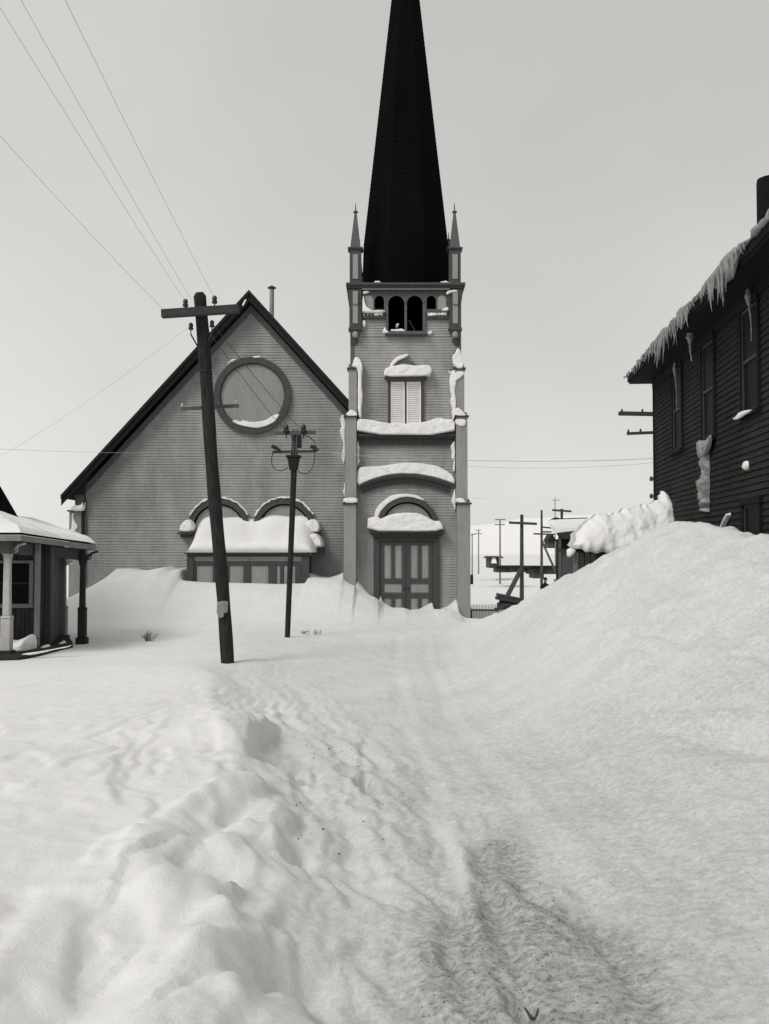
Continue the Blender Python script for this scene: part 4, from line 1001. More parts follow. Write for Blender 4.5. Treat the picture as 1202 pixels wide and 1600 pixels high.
ice_column('faint ice streak beside the nearest upper window of the dark house', 17.0, 6.6, 5.7, .04, -.12)
ice_column('thin ice streak in front of the farthest upper window of the dark house', 23.2, 6.5, 5.4, .03, -.12)
puff('snow_patch', [(hx(20.9), 4.34), (hx(20.8), 4.46), (hx(20.4), 4.40), (hx(20.0), 4.36), (hx(19.75), 4.48), (hx(19.8), 4.3), (hx(20.2), 4.1), (hx(20.7), 4.0)], -.1, .07, .05, 'ice spilled over the sill of the second upper window of the dark house', None, True, m='ice', cat='ice').matrix_world = house.matrix_basis.copy()
puff('snow_patch', [(hx(18.0), 4.55), (hx(17.6), 4.6), (hx(17.0), 4.56), (hx(16.8), 4.52), (hx(17.6), 4.48), (hx(18.1), 4.5)], -.1, .05, .04, 'thin snow on the sill of the nearest upper window of the dark house', None, True).matrix_world = house.matrix_basis.copy()
puff('snow_patch', [(hx(19.6), 2.48), (hx(19.0), 2.80), (hx(18.75), 2.92), (hx(18.7), 2.84), (hx(19.2), 2.62), (hx(19.5), 2.4)], -.03, .08, .05, 'curved sliver of snow low on the dark house wall just above the bank', None, True).matrix_world = house.matrix_basis.copy()
puff('snow_patch', [(hx(17.75), 3.62), (hx(17.6), 3.75), (hx(17.45), 3.7), (hx(17.5), 3.55)], -.03, .06, .05, 'small snowball stuck on the dark house wall under the nearest upper window', None, True).matrix_world = house.matrix_basis.copy()
# crossarms of a pole standing behind the far corner of the house
hp = tag(empty('utility_pole', (7.75, 28.4, gz(7.75, 28.4))), 'utility pole mostly hidden behind the dark house, its two crossarms sticking out left', 'utility pole')
MB().tube([(7.75, 28.4, -.8), (7.70, 28.4, 6.45)], [.14, .11], 12).build('pole', 'pole_wood', hp, smooth=True)
for (p0, p1, r) in (((967, 646), (1034, 647.5), .11), ((980, 677.5), (1034, 674.5), .075)):
    MB().bar(W(p0[0], p0[1], 28.25), Vector((8.0, 28.25, W(p1[0], p1[1], 28.25).z)), .10, r).build('crossarm', 'far_wood', hp)
for px, py in ((972, 644), (1004, 644), (982, 676), (1001, 675)):
    b = MB(); insulator(b, W(px, py, 28.25), .55); b.build('insulator', 'insulator', hp, smooth=True)
for py in (749, 776):
    MB().bar(W(1017, py, 27), W(1026, py, 26.8), .03, .03).lathe(W(1018, py, 27), [(.02,-.05),(.05,-.02),(.05,.04),(.02,.08)], 8).build('wire_bracket', 'far_wood', house).location = (0, 0, 0)
for c in [c for c in house.children if c.name.startswith('wire_bracket')]:
    c.matrix_parent_inverse = house.matrix_basis.inverted()
MB().box(-.12, -.03, -.02, .3, 5.2, 6.1).build('downpipe_head', 'house_trim', house, True)

# snow-laden shed between house and street, beyond the bank
YB = 24.3
shed = tag(empty('shed', tuple(Vector((WX(965, 24.3), 24.3, gz(5.5, 24.3))))), 'low dark shed buried under a great heap of snow beside the dark house', 'shed')
MB().box(WX(895, YB), WX(1046, YB), YB, YB+1.5, -1, WZ(862, YB)).build('wall', 'far_wood', shed)
for px in range(896, 1046, 9):
    MB().box(WX(px, YB), WX(px+7.6, YB), YB-.03, YB-.001, -1, WZ(862, YB)-.02).build('board', 'far_pale' if px < 925 else 'far_wood', shed)
MB().box(WX(890, YB), WX(1050, YB), YB-.35, YB+1.7, WZ(862, YB)+.002, WZ(857.5, YB)).build('roof', 'roof_dark', shed)
MB().bar(W(900, 905, YB-.3), W(900, 863, YB-.3), .10).build('post', 'far_pale', shed)
heap = [(889,858),(890,848),(892,838),(898,828),(908,820),(922,809),(945,803),(968,799),(990,793),(1008,788),(1020,784),(1027,776),(1034,766),(1038,764),(1043,773),(1048,783),(1051,797),(1053,812),(1054,868),(1000,872),(965,866),(925,864)]
puff('snow_heap', PX(heap, YB+.4), YB+.4, .32, .8, 'great rounded heap of snow with a pointed crest on the shed roof by the dark house', res=.03, rough=.045, smooth_n=2, jag=.06, tilt=.6)
puff('snow_patch', PX([(887,868),(889,858),(896,856),(903,861),(898,868),(890,871)], YB-.5), YB-.3, .25, .15, 'snow ball hanging at the left corner of the shed roof')

# ================================================================ porch building on the left
porch = tag(empty('porch_building', (-9.5, 22.8, 0)), 'dark boarded building with a pale-posted corner porch at the left edge', 'building')
zw = lambda py, Y: WZ(py, Y)
# body: front wall with window, canted right wall
FWY = 22.8; xr = WX(79, FWY)
z_ceil = 2.44
bod = MB().add([(-13, FWY, -.5), (xr, FWY, -.5), (-8.3, 26.5, -.5), (-13, 26.5, -.5), (-13, FWY, z_ceil), (xr, FWY, z_ceil), (-8.3, 26.5, z_ceil), (-13, 26.5, z_ceil)],
               [(0,3,2,1),(4,5,6,7),(0,1,5,4),(1,2,6,5),(2,3,7,6),(3,0,4,7)]).build('wall', 'porch_board', porch)
wx0, wx1, wz0, wz1 = WX(-30, FWY), WX(48, FWY), zw(943, FWY), zw(880, FWY)
x = -12.9; 
while x < xr - .02:
    x2 = min(x + .105, xr)
    for z0, z1 in ([(-.3, wz0), (wz1, z_ceil)] if x2 > wx0 and x < wx1 else [(-.3, z_ceil)]):
        MB().box(x, x2-.012, FWY-.022, FWY-.001, z0, z1).build('board', 'porch_board', bod)
    x = x2
d = Vector((-8.3 - xr, 26.5 - FWY, 0)); Ld = d.length; d.normalize(); nrm = Vector((d.y, -d.x, 0))
s = 0.02
while s < Ld - .1:
    p, q = Vector((xr, FWY, 0)) + d*s, Vector((xr, FWY, 0)) + d*(s+.13)
    vs = [tuple(c + nrm*o_ + Vector((0,0,z))) for z in (-.3, z_ceil) for c, o_ in ((p, .001), (p, .02), (q, .02), (q, .001))]
    MB().add(vs, [(0,1,2,3),(7,6,5,4),(0,4,5,1),(1,5,6,2),(2,6,7,3),(3,7,4,0)]).build('board', 'porch_side', bod); s += .145
MB().box(xr-.10, xr+.02, FWY-.05, FWY+.02, -.3, z_ceil).build('corner_board', 'porch_dark', porch)
wn = MB().box(wx0-.1, wx0, FWY-.07, FWY, wz0, wz1+.06).box(wx1, wx1+.08, FWY-.07, FWY, wz0, wz1+.06).box(wx0, wx1, FWY-.065, FWY, wz1, wz1+.06).build('window', 'porch_mid', porch)
MB().box(wx0-.12, wx1+.1, FWY-.13, FWY, wz0-.09, wz0-.002).build('sill', 'porch_mid', wn)
MB().box(wx0, wx1, FWY-.02, FWY-.003, wz0, wz1).build('pane', 'glass_dark', wn)
MB().box(wx0+.001, wx1-.001, FWY-.045, FWY-.021, (wz0+wz1)/2-.02, (wz0+wz1)/2+.02).build('sash_bar', 'porch_dark', wn)
MB().box(WX(56, 22.3), WX(63, 22.3), 22.25, 22.35, 0, zw(850, 22.3)).build('pilaster', 'porch_mid', porch)
# posts: pixel x, depth, width, colour
def post(px, Y, pyb, m, wd, top_z, label=None):
    X = WX(px, Y); zb = WZ(pyb, Y); h = top_z - zb
    o = MB().frustum((X-wd*.52, X+wd*.52, Y-wd*.52, Y+wd*.52, zb+.86), (X-wd*.42, X+wd*.42, Y-wd*.42, Y+wd*.42, top_z)).box(X-wd*.72, X+wd*.72, Y-wd*.72, Y+wd*.72, zb+.14, zb+.80).frustum((X-wd*.85, X+wd*.85, Y-wd*.85, Y+wd*.85, zb+.801), (X-wd*.6, X+wd*.6, Y-wd*.6, Y+wd*.6, zb+.859)).build('post', m, porch, bevel=.01)
    MB().box(X-wd*1.0, X+wd*1.0, Y-wd*1.0, Y+wd*1.0, zb-.15, zb+.139).build('post_base', 'porch_dark', o, bevel=.01)
    # scrolled brackets each side
    for sx in (-1, 1):
        b = MB(); R_ = .30
        pts = [Vector((X + sx*(wd*.45 + R_*(1-math.cos(R(a_)))), Y, top_z - R_*1.15 + R_*1.1*math.sin(R(a_)))) for a_ in range(0, 91, 15)]
        b.tube(pts, .028, 6); b.tube([p + Vector((sx*.06, 0, -.02)) for p in [Vector((X+sx*(wd*.45+.02+.06*math.cos(R(a_))), Y, top_z-.12+.06*math.sin(R(a_)))) for a_ in range(0, 361, 40)]], .016, 5)
        b.build('bracket', m, o)
    return o
post(12.5, 21.1, 1027, 'porch_pale', .14, zw(848, 21.1))
post(130, 24.3, 1005, 'porch_dark', .125, zw(861, 24.3))
post(99.5, 25.3, 1001, 'porch_mid', .14, zw(862, 25.3))
post(62, 23.0, 1010, 'porch_mid', .10, zw(858, 22.4)) if False else None
# eave: level front run, canted side run
E0 = W(-200, 836, 20.6); E1 = W(33, 836, 20.6); E2 = W(97, 845, 23.3); E3 = W(148, 851.5, 24.2)
E4 = W(150, 851.5, 27.0)
def fascia(p, q, m, h=.13, nm='fascia', dz=0.0, t=.05):
    p = p + Vector((0,0,dz)); q = q + Vector((0,0,dz)); dd = (q-p); dd.z = 0; dd.normalize(); nn = Vector((dd.y, -dd.x, 0))
    vs = [tuple(c + nn*o_ + Vector((0,0,z))) for z in (-h, 0) for c, o_ in ((p, 0), (q, 0), (q, -t), (p, -t))]
    return MB().add(vs, [(0,3,2,1),(4,5,6,7),(0,1,5,4),(1,2,6,5),(2,3,7,6),(3,0,4,7)]).build(nm, m, porch)
for p, q in ((E0, E1), (E1, E2), (E2, E3), (E3, E4)):
    fascia(p, q, 'porch_mid', .12)
ins_ = Vector((-.30, .25, 0))
for p, q in ((E0, E1), (E1, E2), (E2, E3)):
    fascia(p + ins_, q + ins_, 'porch_side', .24, 'beam', -.13, .12)
# porch roof rising to the building, hidden by snow
K0 = Vector((-14, 24.5, 3.1)); K1 = Vector((-9.4, 24.6, 2.98)); K2 = Vector((-9.3, 26.8, 2.9))
d3 = Vector((0, 0, .004))
MB().add([tuple(E0+d3), tuple(E1+d3), tuple(K1), tuple(K0), tuple(E2+d3), tuple(E3+d3), tuple(E4+d3), tuple(K2)], [(0,1,2,3),(1,4,2),(4,5,2),(5,6,7,2)]).build('porch_roof', 'roof_dark', porch)
MB().add([tuple(E0-Vector((0,0,.13))), tuple(E1-Vector((0,0,.13))), tuple(E2-Vector((0,0,.13))), tuple(E3-Vector((0,0,.13))), tuple(E4-Vector((0,0,.13))), (-14, 27, 2.36)], [(0,5,4,3,2,1)]).build('porch_ceiling', 'porch_dark', porch)
# main steep roof behind
MB().add([(-16, 25.0, 2.4), (WX(31, 25), 25.0, WZ(813, 25)), (-12.6, 25.0, 9.2), (-16, 30, 2.4), (WX(18, 30), 30, WZ(813, 25)), (-15.5, 30, 9.2), (-16, 25, 9.2), (-16, 30, 9.2)],
         [(0,1,2,6),(1,4,5,2),(3,7,5,4),(2,5,7,6),(0,3,4,1)]).build('main_roof', 'spire_slate', porch)
# snow on the porch roof
def surf_snow(name, label, P0, P1, Q0, Q1, th, n=40, m=24, seed=1):
    vs = []
    for i in range(n+1):
        u = i/n
        for j in range(m+1):
            v = j/m; p = P0.lerp(P1, u).lerp(Q0.lerp(Q1, u), v)
            e = min(1, v*m/3)**.5
            t = th*e*(1 + .5*mnoise.fractal(p*1.2 + Vector((seed, 0, 0)), .8, 2, 3))
            vs.append((p.x, p.y - .02*(1-v), p.z + t + .05))
    fs = [(i*(m+1)+j, (i+1)*(m+1)+j, (i+1)*(m+1)+j+1, i*(m+1)+j+1) for i in range(n) for j in range(m)]
    return vs, fs
b = MB()
for a_, b_, c_, d_, sd3 in ((E0, E1, K0, K1, 1), (E1, E2, K1, K1 + Vector((.01, .01, 0)), 1), (E2, E3, K1 + Vector((.01, .01, 0)), K1 + Vector((.02, .02, 0)), 1), (E3, E4, K1 + Vector((.02, .02, 0)), K2, 1)):
    vs, fs = surf_snow('s', '', a_, b_, c_, d_, .10, seed=sd3); b.add(vs, fs)
tag(b.build('roof_snow', 'snow', smooth=True), 'smooth white snow covering the roof of the corner porch', 'snow', kind='stuff')
# deck
D0, D1, D2 = W(-200, 1027, 20.4), W(28, 1027, 20.4), W(114, 1003.5, 23.2)
vs = [tuple(p + Vector((0,0,z))) for z in (-.3, -.0) for p in (D0, D1, D2, Vector((-8.2, 26.3, D2.z)), Vector((-14, 26.3, D2.z)))]
MB().add(vs, [(4,3,2,1,0),(5,6,7,8,9),(0,1,6,5),(1,2,7,6),(2,3,8,7),(3,4,9,8),(4,0,5,9)]).build('deck', 'porch_dark', porch)
def deck_snow(label, pts, Y, dep):
    return puff('snow_patch', PX(pts, Y), Y+dep*.5, dep, dep*.6, label, rough=.01)
deck_snow('drifted snow against the wall under the porch window', [(-30,1025),(-28,1000),(-6,1000),(6,992),(10,1000),(20,1003),(32,999),(48,991),(52,1000),(53,1018),(54,1026)], 21.9, .6)
deck_snow('small snow hump on the porch deck near the building corner', [(62,1018),(65,1009),(72,1007),(78,1010),(80,1018)], 22.3, .35)
deck_snow('snow hump at the right end of the porch deck', [(80,1016),(82,1011),(90,1007),(97,1001),(101,1005),(106,1011),(110,1014)], 23.0, .35)
deck_snow('flat snow sheet along the front edge of the porch deck', [(-30,1034),(-30,1026),(20,1026),(50,1020),(80,1016),(112,1008),(112,1010),(80,1018),(50,1024),(22,1031)], 20.9, .2)
deck_snow('snow lump stuck to the far porch post bracket', [(102,870),(106,862),(112,866),(110,874),(116,880),(106,885),(103,878)], 25.2, .15)

# ================================================================ beyond: poles, houses, fence, people
def simple_pole(label, px, ytop, ybase, Y, arms, r=.11, m='far_wood', lean=0, extra=0.6):
    p0 = W(px, ybase, Y); p1 = W(px+lean, ytop, Y); g = min(gz(p0.x, p0.y), p0.z)
    r_ = tag(empty('utility_pole', (p0.x, p0.y, g)), label, 'utility pole', 'utility poles beyond the church')
    MB().tube([(p0.x, p0.y, g-.3), tuple(p0), tuple(p1)], [r*1.15, r*1.1, r*.8], 8).build('pole', m, r_, smooth=True)
    for (xa, ya, xb, yb_) in arms:
        MB().bar(W(xa, ya, Y-.15), W(xb, yb_, Y-.15), r*1.1, r*1.2).build('crossarm', m, r_)
    return r_
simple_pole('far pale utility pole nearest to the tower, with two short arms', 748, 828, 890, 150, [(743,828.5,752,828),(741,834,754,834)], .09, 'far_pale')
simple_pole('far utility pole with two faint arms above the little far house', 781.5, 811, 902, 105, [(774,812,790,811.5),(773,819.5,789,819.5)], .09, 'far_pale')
mp_ = simple_pole('tall dark pole with one wide crossarm and a slanting brace, over the timber stack', 815.5, 804, 945, 60, [(795.5,816.5,839,818.5)], .12)
MB().bar(W(814, 890, 59.8), W(791, 935, 57), .2, .18).build('brace', 'far_wood', mp_)
p5 = simple_pole('dark pole with short side arms and a guy strut, behind the two people', 846.5, 797, 908, 78, [(834,834,868,835),(847,823.5,862,825),(847,831,862,831)], .10)
MB().bar(W(847, 846, 78), W(873, 903, 72), .12).build('guy_strut', 'far_wood', p5)
simple_pole('pole with one long crossarm before the snowy roof beside the dark house', 878, 795, 903, 62, [(863,797,893,799)], .10)
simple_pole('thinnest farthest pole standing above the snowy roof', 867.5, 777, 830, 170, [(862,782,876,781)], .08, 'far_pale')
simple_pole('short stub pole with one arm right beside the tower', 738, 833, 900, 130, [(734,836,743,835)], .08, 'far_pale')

def small_house(label, X0, X1, Y, D, z_eave, z_ridge, m='far_wood', ridge='x', snow_th=.35, ground_z=None, windows=(), cat='house', ov=.35):
    gz_ = ground_z if ground_z is not None else gz((X0+X1)/2, Y)
    h = tag(empty('house', ((X0+X1)/2, Y, gz_)), label, cat)
    MB().box(X0, X1, Y, Y+D, gz_-.5, z_eave).build('wall', m, h)
    if ridge == 'x':
        MB().add([(X0-ov, Y-ov, z_eave), (X1+ov, Y-ov, z_eave), (X1+ov, Y+D+ov, z_eave), (X0-ov, Y+D+ov, z_eave), (X0-ov, Y+D/2, z_ridge), (X1+ov, Y+D/2, z_ridge)], [(0,3,2,1),(0,1,5,4),(2,3,4,5),(1,2,5),(3,0,4)]).build('roof', 'roof_dark', h)
        sb = MB(); t = snow_th
        sb.add([(X0-ov+.1, Y-ov+.05, z_eave+.05), (X1+ov-.1, Y-ov+.05, z_eave+.05), (X1+ov-.1, Y+D/2, z_ridge+.03), (X0-ov+.1, Y+D/2, z_ridge+.03), (X0-ov+.15, Y-ov+.12, z_eave+.05+t), (X1+ov-.15, Y-ov+.12, z_eave+.05+t), (X1+ov-.15, Y+D/2, z_ridge+t), (X0-ov+.15, Y+D/2, z_ridge+t)], [(0,3,2,1),(4,5,6,7),(0,1,5,4),(1,2,6,5),(2,3,7,6),(3,0,4,7)])
    else:
        xm = (X0+X1)/2
        MB().prism([(X0-ov, z_eave), (X1+ov, z_eave), (xm, z_ridge)], Y-ov, Y+D+ov).build('roof', 'roof_dark', h)
        MB().prism([(X0, z_eave), (X1, z_eave), (xm, z_ridge-.1)], Y-.01, Y+.1).build('gable', m, h)
        sb = MB(); t = snow_th
        sb.prism([(X0-ov, z_eave+.06), (xm, z_ridge+.04), (xm, z_ridge+t), (X0-ov, z_eave+t)][::-1][::-1], Y-ov+.1, Y+D).prism([(xm, z_ridge+.04), (X1+ov, z_eave+.06), (X1+ov, z_eave+t), (xm, z_ridge+t)], Y-ov+.1, Y+D)
    if snow_th: tag(sb.build('roof_snow', 'snow'), 'snow on the roof of the ' + label, 'snow', kind='stuff')
    for (a, b_, t_, bo) in windows:
        w_ = MB().box(WX(a, Y), WX(b_, Y), Y-.05, Y+.02, WZ(bo, Y), WZ(t_, Y)).build('window', 'far_pale', h)
        MB().box(WX(a+.5, Y), WX(b_-.5, Y), Y-.07, Y-.051, WZ(bo-.5, Y), WZ(t_+.5, Y)).build('pane', 'glass_dark', w_)
    return h
# house with long dark eave behind the shed
YH = 50
sb = MB()
hx0, hx1 = WX(866, YH-.6), WX(940, YH-.6)
sb.add([(hx0, YH-.6, WZ(834, YH-.6)), (hx1, YH-.6, WZ(830, YH-.6)), (hx1, YH+2.6, WZ(812, YH+2.6)), (hx0+.2, YH+2.6, WZ(815, YH+2.6)), (hx0+.1, YH-.5, WZ(826, YH-.5)), (hx1, YH-.5, WZ(824, YH-.5)), (hx1, YH+2.5, WZ(810, YH+2.5)), (hx0+.4, YH+2.5, WZ(812, YH+2.5))], [(0,3,2,1),(4,5,6,7),(0,1,5,4),(1,2,6,5),(2,3,7,6),(3,0,4,7)])
tag(sb.build('roof_snow', 'snow', smooth=True), 'thick snow on the roof behind the pole with one long crossarm', 'snow', kind='stuff')
up = tag(empty('roof_canopy', (WX(890, YH+3), YH+3, WZ(812, YH+3))), 'long thin dark roof edge standing above the snow right of the far poles', 'roof')
MB().prism([(WX(861, YH+3), WZ(814, YH+3)), (WX(870, YH+3), WZ(808, YH+3)), (WX(878, YH+3), WZ(810.5, YH+3)), (WX(878, YH+3), WZ(813, YH+3))][::-1], YH+3, YH+4).build('hip_end', 'roof_dark', up)
MB().prism([(WX(877.5, YH+3), WZ(812.5, YH+3)), (WX(912, YH+3), WZ(813, YH+3)), (WX(920, YH+3), WZ(808.5, YH+3)), (WX(877.5, YH+3), WZ(810, YH+3))], YH+3.01, YH+4).build('roof_edge', 'roof_dark', up)
MB().box(WX(893, YH+3), WX(930, YH+3), YH+3.3, YH+4, -1.2, WZ(813, YH+3)-.02).build('wall', 'far_wood', up)
# dark tall doorway/barn front near the shed
YD = 44
barn = tag(empty('barn', (WX(882, YD), YD, -1.0)), 'tall narrow black shed front between the far poles and the snow heap', 'shed')
MB().box(WX(876, YD), WX(894, YD), YD, YD+1.2, -1.5, WZ(842, YD)).build('wall', 'coat', barn)
for i, px in enumerate((876, 882, 888)): MB().box(WX(px, YD), WX(px+5.6, YD), YD-.04, YD-.001, -1.5, WZ(842.5, YD)).build('board', 'coat', barn)
MB().add([], []).prism([(WX(869, YD), WZ(834, YD)), (WX(870, YD), WZ(832.5, YD)), (WX(900, YD), WZ(829, YD)), (WX(902, YD), WZ(832, YD)), (WX(894, YD), WZ(842, YD)), (WX(876, YD), WZ(842, YD))][::-1], YD-.5, YD-.05).build('roof_gable', 'far_wood', barn)
MB().box(WX(873, YD), WX(876.8, YD), YD-.06, YD+.1, -1.5, WZ(838, YD)).build('post', 'far_pale', barn)
small_house('little dark bell-shaped shelter right of the pole with the guy strut', WX(858.5, 66), WX(867.5, 66), 66, 2, WZ(846, 66), WZ(834, 66), m='far_wood', ridge='y', snow_th=0, ground_z=WZ(854, 66)+.4, cat='shelter', ov=.1)
# small far house left and rows of low roofs
YF = 120
fh = small_house('little far house with a snowy roof standing alone behind the far poles', WX(766, YF), WX(783, YF), YF, 5, WZ(872, YF), WZ(869, YF), snow_th=0, ground_z=WZ(881, YF))
tag(MB().frustum((WX(767.5, YF), WX(776, YF), YF-.3, YF-.05, WZ(880, YF)), (WX(769, YF), WX(774, YF), YF-.2, YF-.05, WZ(871.5, YF))).build('snow_patch', 'snow'), 'snow piled against the front of the little far house', 'snow', kind='stuff')
for i, (a, b_, t_, bo, lab) in enumerate(((776,800,886,889.5,'low dark far roofline left of the tall pole with the wide crossarm'), (800,822,886,889,'low dark far roofline just behind the tall pole with the wide crossarm'), (828,870,886.5,892,'long low dark far building behind the two people'), (834,850,892.1,898.5,'lower front wing of the long low far building'))):
    Y = 98 - i*2
    t = tag(empty('low_building', (WX((a+b_)/2, Y), Y, WZ(bo, Y))), lab, 'building')
    MB().box(WX(a, Y), WX(b_, Y), Y, Y+3, WZ(bo, Y)-.3, WZ(t_, Y)).build('wall', 'far_wood', t)
    MB().prism([(WX(a, Y)-.3, WZ(t_, Y)+.002), (WX(b_, Y)+.3, WZ(t_, Y)+.002), (WX(b_, Y), WZ(t_, Y)+.12), (WX(a, Y), WZ(t_, Y)+.12)], Y-.3, Y+3.3).build('roof', 'roof_dark', t)
# timber stack under the braced pole
YL = 50
lp = tag(empty('timber_stack', (WX(798, YL), YL, gz(WX(798, YL), YL))), 'dark stack of timber with two snowy planks on top at the braced pole', 'timber stack')
MB().bar(W(777, 929, YL), W(815, 937, YL), .9, .14).build('plank', 'far_wood', lp)
MB().bar(W(775, 934, YL-.2), W(814, 941, YL-.2), .7, .14).build('plank', 'far_wood', lp)
rnd = random.Random(5)
for k in range(9):
    y = 940 + k*4.2; a_ = 781 - k*1.2; 
    MB().bar(W(a_ + rnd.uniform(-1, 1), y, YL + rnd.uniform(-.2, .2)), W(812 + rnd.uniform(0, 14), y + rnd.uniform(-1, 2), YL + rnd.uniform(-.2, .2)), .8, .15).build('plank', 'far_wood', lp)
tag(MB().bar(W(778, 931.5, YL-.1), W(814, 938.7, YL-.1), .6, .05).build('snow_patch', 'snow'), 'thin snow between the two top planks of the timber stack', 'snow', kind='stuff')
# picket fence right of the tower
YFn = 37.0
fn = tag(empty('picket_fence', (WX(756, YFn), YFn, -1.0)), 'thin upright-barred fence standing in the snow right of the tower', 'fence')
MB().bar(W(735, 953, YFn), W(779, 953.5, YFn), .04, .06).build('rail', 'far_wood', fn)
MB().bar(W(735, 974, YFn), W(785, 974, YFn), .04, .05).build('rail', 'far_wood', fn)
px = 737.5
pm = MB().box(-.008, .008, YFn-.03, YFn-.005, WZ(990, YFn), WZ(944.5, YFn)).mesh('picket'); pm.materials.append(MATS['far_pale'])
while px < 786: link_mesh('picket', pm, None, fn, loc=(WX(px, YFn), 0, 0)); px += 2.3
gpst = tag(empty('fence_post', (WX(730, 35.6), 35.3, -.5)), 'dark leaning gate post at the foot of the right tower buttress', 'post')
MB().bar(W(726.5, 985, 35.6), W(724.5, 932, 35.6), .07).bar(W(732.5, 985, 35.6), W(731, 948, 35.6), .11).build('post', 'far_wood', gpst)
MB().bar(W(734, 949, 35.6), W(739, 985, 35.6), .10).build('brace', 'far_wood', gpst)
MB().bar(W(724, 982, 35.5), W(743, 982, 35.5), .1, .05).build('foot_rail', 'far_wood', gpst)
sg = tag(empty('sign_board', (WX(736.5, 40), 40, .5)), 'small grey board sticking out behind the right edge of the tower', 'board')
MB().box(WX(733, 40), WX(739.5, 40), 40, 40.05, WZ(913, 40), WZ(898, 40)).build('board', 'far_wood', sg)
MB().bar(W(734, 985, 40.08), W(734, 898, 40.08), .05).build('post', 'far_wood', sg)
cr8 = tag(empty('crate', (WX(758, 41), 41, gz(WX(758, 41), 41))), 'low dark crate lying behind the picket fence', 'crate')
for k in range(3): MB().box(WX(754.5, 41), WX(763, 41), 41, 41.3, WZ(978-k*3.2, 41)+.01, WZ(975-k*3.2, 41)).build('slat', 'far_wood', cr8)
# plank showing in the snow in front of the doors, small weeds
pl = tag(MB().bar(W(621, 980.5, 31.0), W(654, 980.8, 31.0), .22, .03).build('plank', 'far_wood'), 'narrow dark plank edge showing in the snow before the church doors', 'plank')
def weed(label, px, py, zg, n, h):
    Y = (EYE - zg)*F/(py - 860); X = WX(px, Y); g = gz(X, Y)
    b = MB(); rr = random.Random(px)
    for i in range(n):
        a_ = rr.uniform(0, 6.28); l = h*rr.uniform(.4, 1); x0 = X + rr.uniform(-.1, .1); e = Vector((x0 + math.cos(a_)*l*.8, Y + math.sin(a_)*l*.5, g + l*rr.uniform(.4, 1)))
        m_ = (Vector((x0, Y, g)) + e)/2 + Vector((0, 0, l*.15))
        b.tube([(x0, Y, g-.05), m_, e], [.008, .006, .003], 4)
        for _ in range(2):
            f = m_ + Vector((rr.uniform(-.08,.08), rr.uniform(-.05,.05), rr.uniform(0,.1))); b.tube([m_, f], [.005, .003], 4)
    tag(b.build('weed', 'far_pale'), label, 'weed')
weed('dry weed tuft poking out of the drift between the porch and the leaning pole', 233, 982, .3, 26, .28)
weed('small dry weeds right of the foot of the slim pole', 478, 990, .0, 8, .12)
weed('two dry stalks in the snow at the right of the slim pole foot', 496, 990, .0, 7, .12)

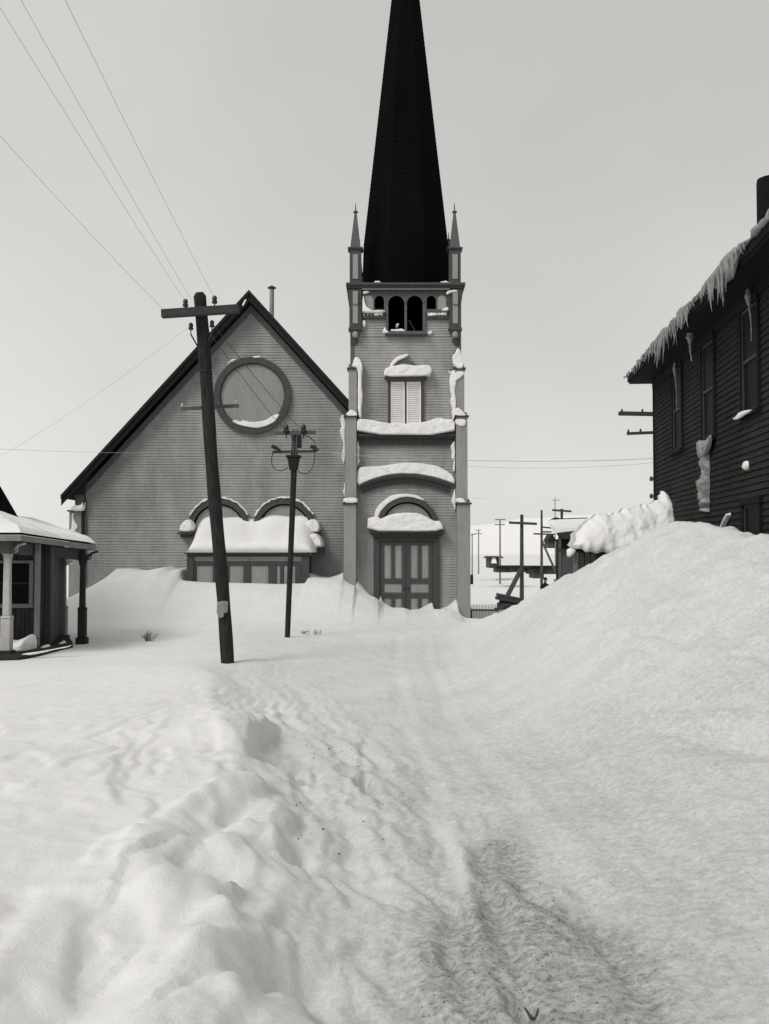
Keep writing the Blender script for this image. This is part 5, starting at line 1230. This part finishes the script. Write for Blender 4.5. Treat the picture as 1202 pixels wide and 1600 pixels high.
# two people walking beyond the bank
def person(label, X, Y, g, h, yaw, hat=True):
    root = tag(empty('person', (X, Y, g), yaw), label, 'person')
    J = {'pelvis': (0,0,.53), 'waist': (0,0,.62), 'chest': (0,-.005,.74), 'neck': (0,0,.835), 'chin': (0,-.01,.87), 'head': (0,-.01,.935), 'crown': (0,-.005,.975),
         'sl': (-.105,0,.80), 'el': (-.135,.01,.64), 'hl': (-.125,-.05,.50), 'sr': (.105,0,.80), 'er': (.135,.01,.64), 'hr': (.125,-.05,.50),
         'kl': (-.055,-.05,.28), 'al': (-.055,.03,.05), 'tl': (-.06,-.07,.015), 'kr': (.055,-.01,.28), 'ar': (.055,.06,.05), 'tr': (.06,-.03,.015), 'pl': (-.055,0,.50), 'pr': (.055,0,.50)}
    E = [('pelvis','waist'),('waist','chest'),('chest','neck'),('neck','chin'),('chin','head'),('head','crown'),('chest','sl'),('sl','el'),('el','hl'),('chest','sr'),('sr','er'),('er','hr'),('pelvis','pl'),('pl','kl'),('kl','al'),('al','tl'),('pelvis','pr'),('pr','kr'),('kr','ar'),('ar','tr')]
    rad = {'pelvis': .075,'waist': .065,'chest': .085,'neck': .034,'chin': .042,'head': .052,'crown': .035,'sl': .042,'el': .034,'hl': .022,'sr': .042,'er': .034,'hr': .022,'kl': .04,'al': .03,'tl': .022,'kr': .04,'ar': .03,'tr': .022,'pl': .055,'pr': .055}
    ks_ = list(J); me = bpy.data.meshes.new('body'); me.from_pydata([tuple(c*h for c in J[k]) for k in ks_], [(ks_.index(a), ks_.index(b)) for a, b in E], []); me.update()
    o = link_mesh('body', me, 'coat', root, True)
    sk = o.modifiers.new('skin', 'SKIN'); o.modifiers.new('sub', 'SUBSURF').levels = 1; o.modifiers['sub'].render_levels = 1
    for i, k in enumerate(ks_): v = me.skin_vertices[0].data[i]; v.radius = (rad[k]*h, rad[k]*h*.9); v.use_root = (k == 'pelvis')
    # face, long coat, hat
    f = MB().lathe((0, -.035*h, .93*h), [(.012*h, -.065*h), (.034*h, -.04*h), (.042*h, 0), (.036*h, .035*h)], 10).build('face', 'skin_tone', root, True, smooth=True)
    MB().frustum((-.008*h, .008*h, -.088*h, -.06*h, .915*h), (-.004*h, .004*h, -.078*h, -.06*h, .94*h)).build('nose', 'skin_tone', f, True)
    for sx in (-1, 1): MB().lathe((sx*.017*h, -.072*h, .942*h), [(.003*h, -.004*h), (.006*h, 0), (.003*h, .004*h)], 6).build('eye', 'coat', f, True)
    MB().lathe((0, 0, 0), [(.15*h, .25*h), (.125*h, .45*h), (.105*h, .6*h), (.115*h, .72*h), (.115*h, .79*h), (.06*h, .835*h), (.04*h, .85*h)], 14).build('coat', 'coat', root, True, smooth=True)
    if hat: MB().lathe((0, -.005*h, .955*h), [(.085*h, 0), (.085*h, .008*h), (.055*h, .012*h), (.052*h, .05*h), (.03*h, .062*h)], 12).build('hat', 'coat', root, True, smooth=True)
YP = 50
for px, py, dh_, yw, lab, ht in ((852, 903, 0, .3, 'left one of two dark-coated people, seen head and shoulders above the bank', True), (867.5, 903, 1.6, -.2, 'right one of two dark-coated people, only the head showing above the bank', False)):
    p = W(px, py, YP + dh_); person(lab, p.x, p.y, p.z - 1.68, 1.68, yw, ht)
# straw and dung flecks on the trodden way
rr = random.Random(3); b = MB()
for i in range(420):
    px = rr.gauss(830, 75); py = rr.gauss(1460, 90)
    if py < 1290 or py > 1640: continue
    Y = (EYE-.05)*F/(py-860); X = WX(px, Y); g = gz(X, Y); s = rr.uniform(.001, .006)
    b.lathe((X, Y, g), [(s*.5, -s*.3), (s, 0), (s*.4, s*.6)], 5)
for i in range(40):
    px = rr.uniform(450, 600); py = rr.uniform(1090, 1300); Y = (EYE-.2)*F/(py-860); X = WX(px, Y); g = gz(X, Y); s = rr.uniform(.004, .014)
    b.lathe((X, Y, g), [(s*.5, -s*.3), (s, 0), (s*.4, s*.6)], 5)
tag(b.build('litter', 'soil'), 'dark specks of dirt scattered on the trodden snow', 'litter', kind='stuff')
# twig
Y = (EYE-.03)*F/(1560-860); c = Vector((WX(832, Y), Y, 0)); c.z = gz(c.x, c.y)
tag(MB().tube([c + Vector((-.045, .03, .045)), c + Vector((-.02, .0, .012)), c], [.004, .009, .007], 6).tube([c, c + Vector((.018, .01, .05))], [.007, .003], 6).build('twig', 'soil'), 'small forked black twig lying in the trodden snow at the bottom', 'twig')
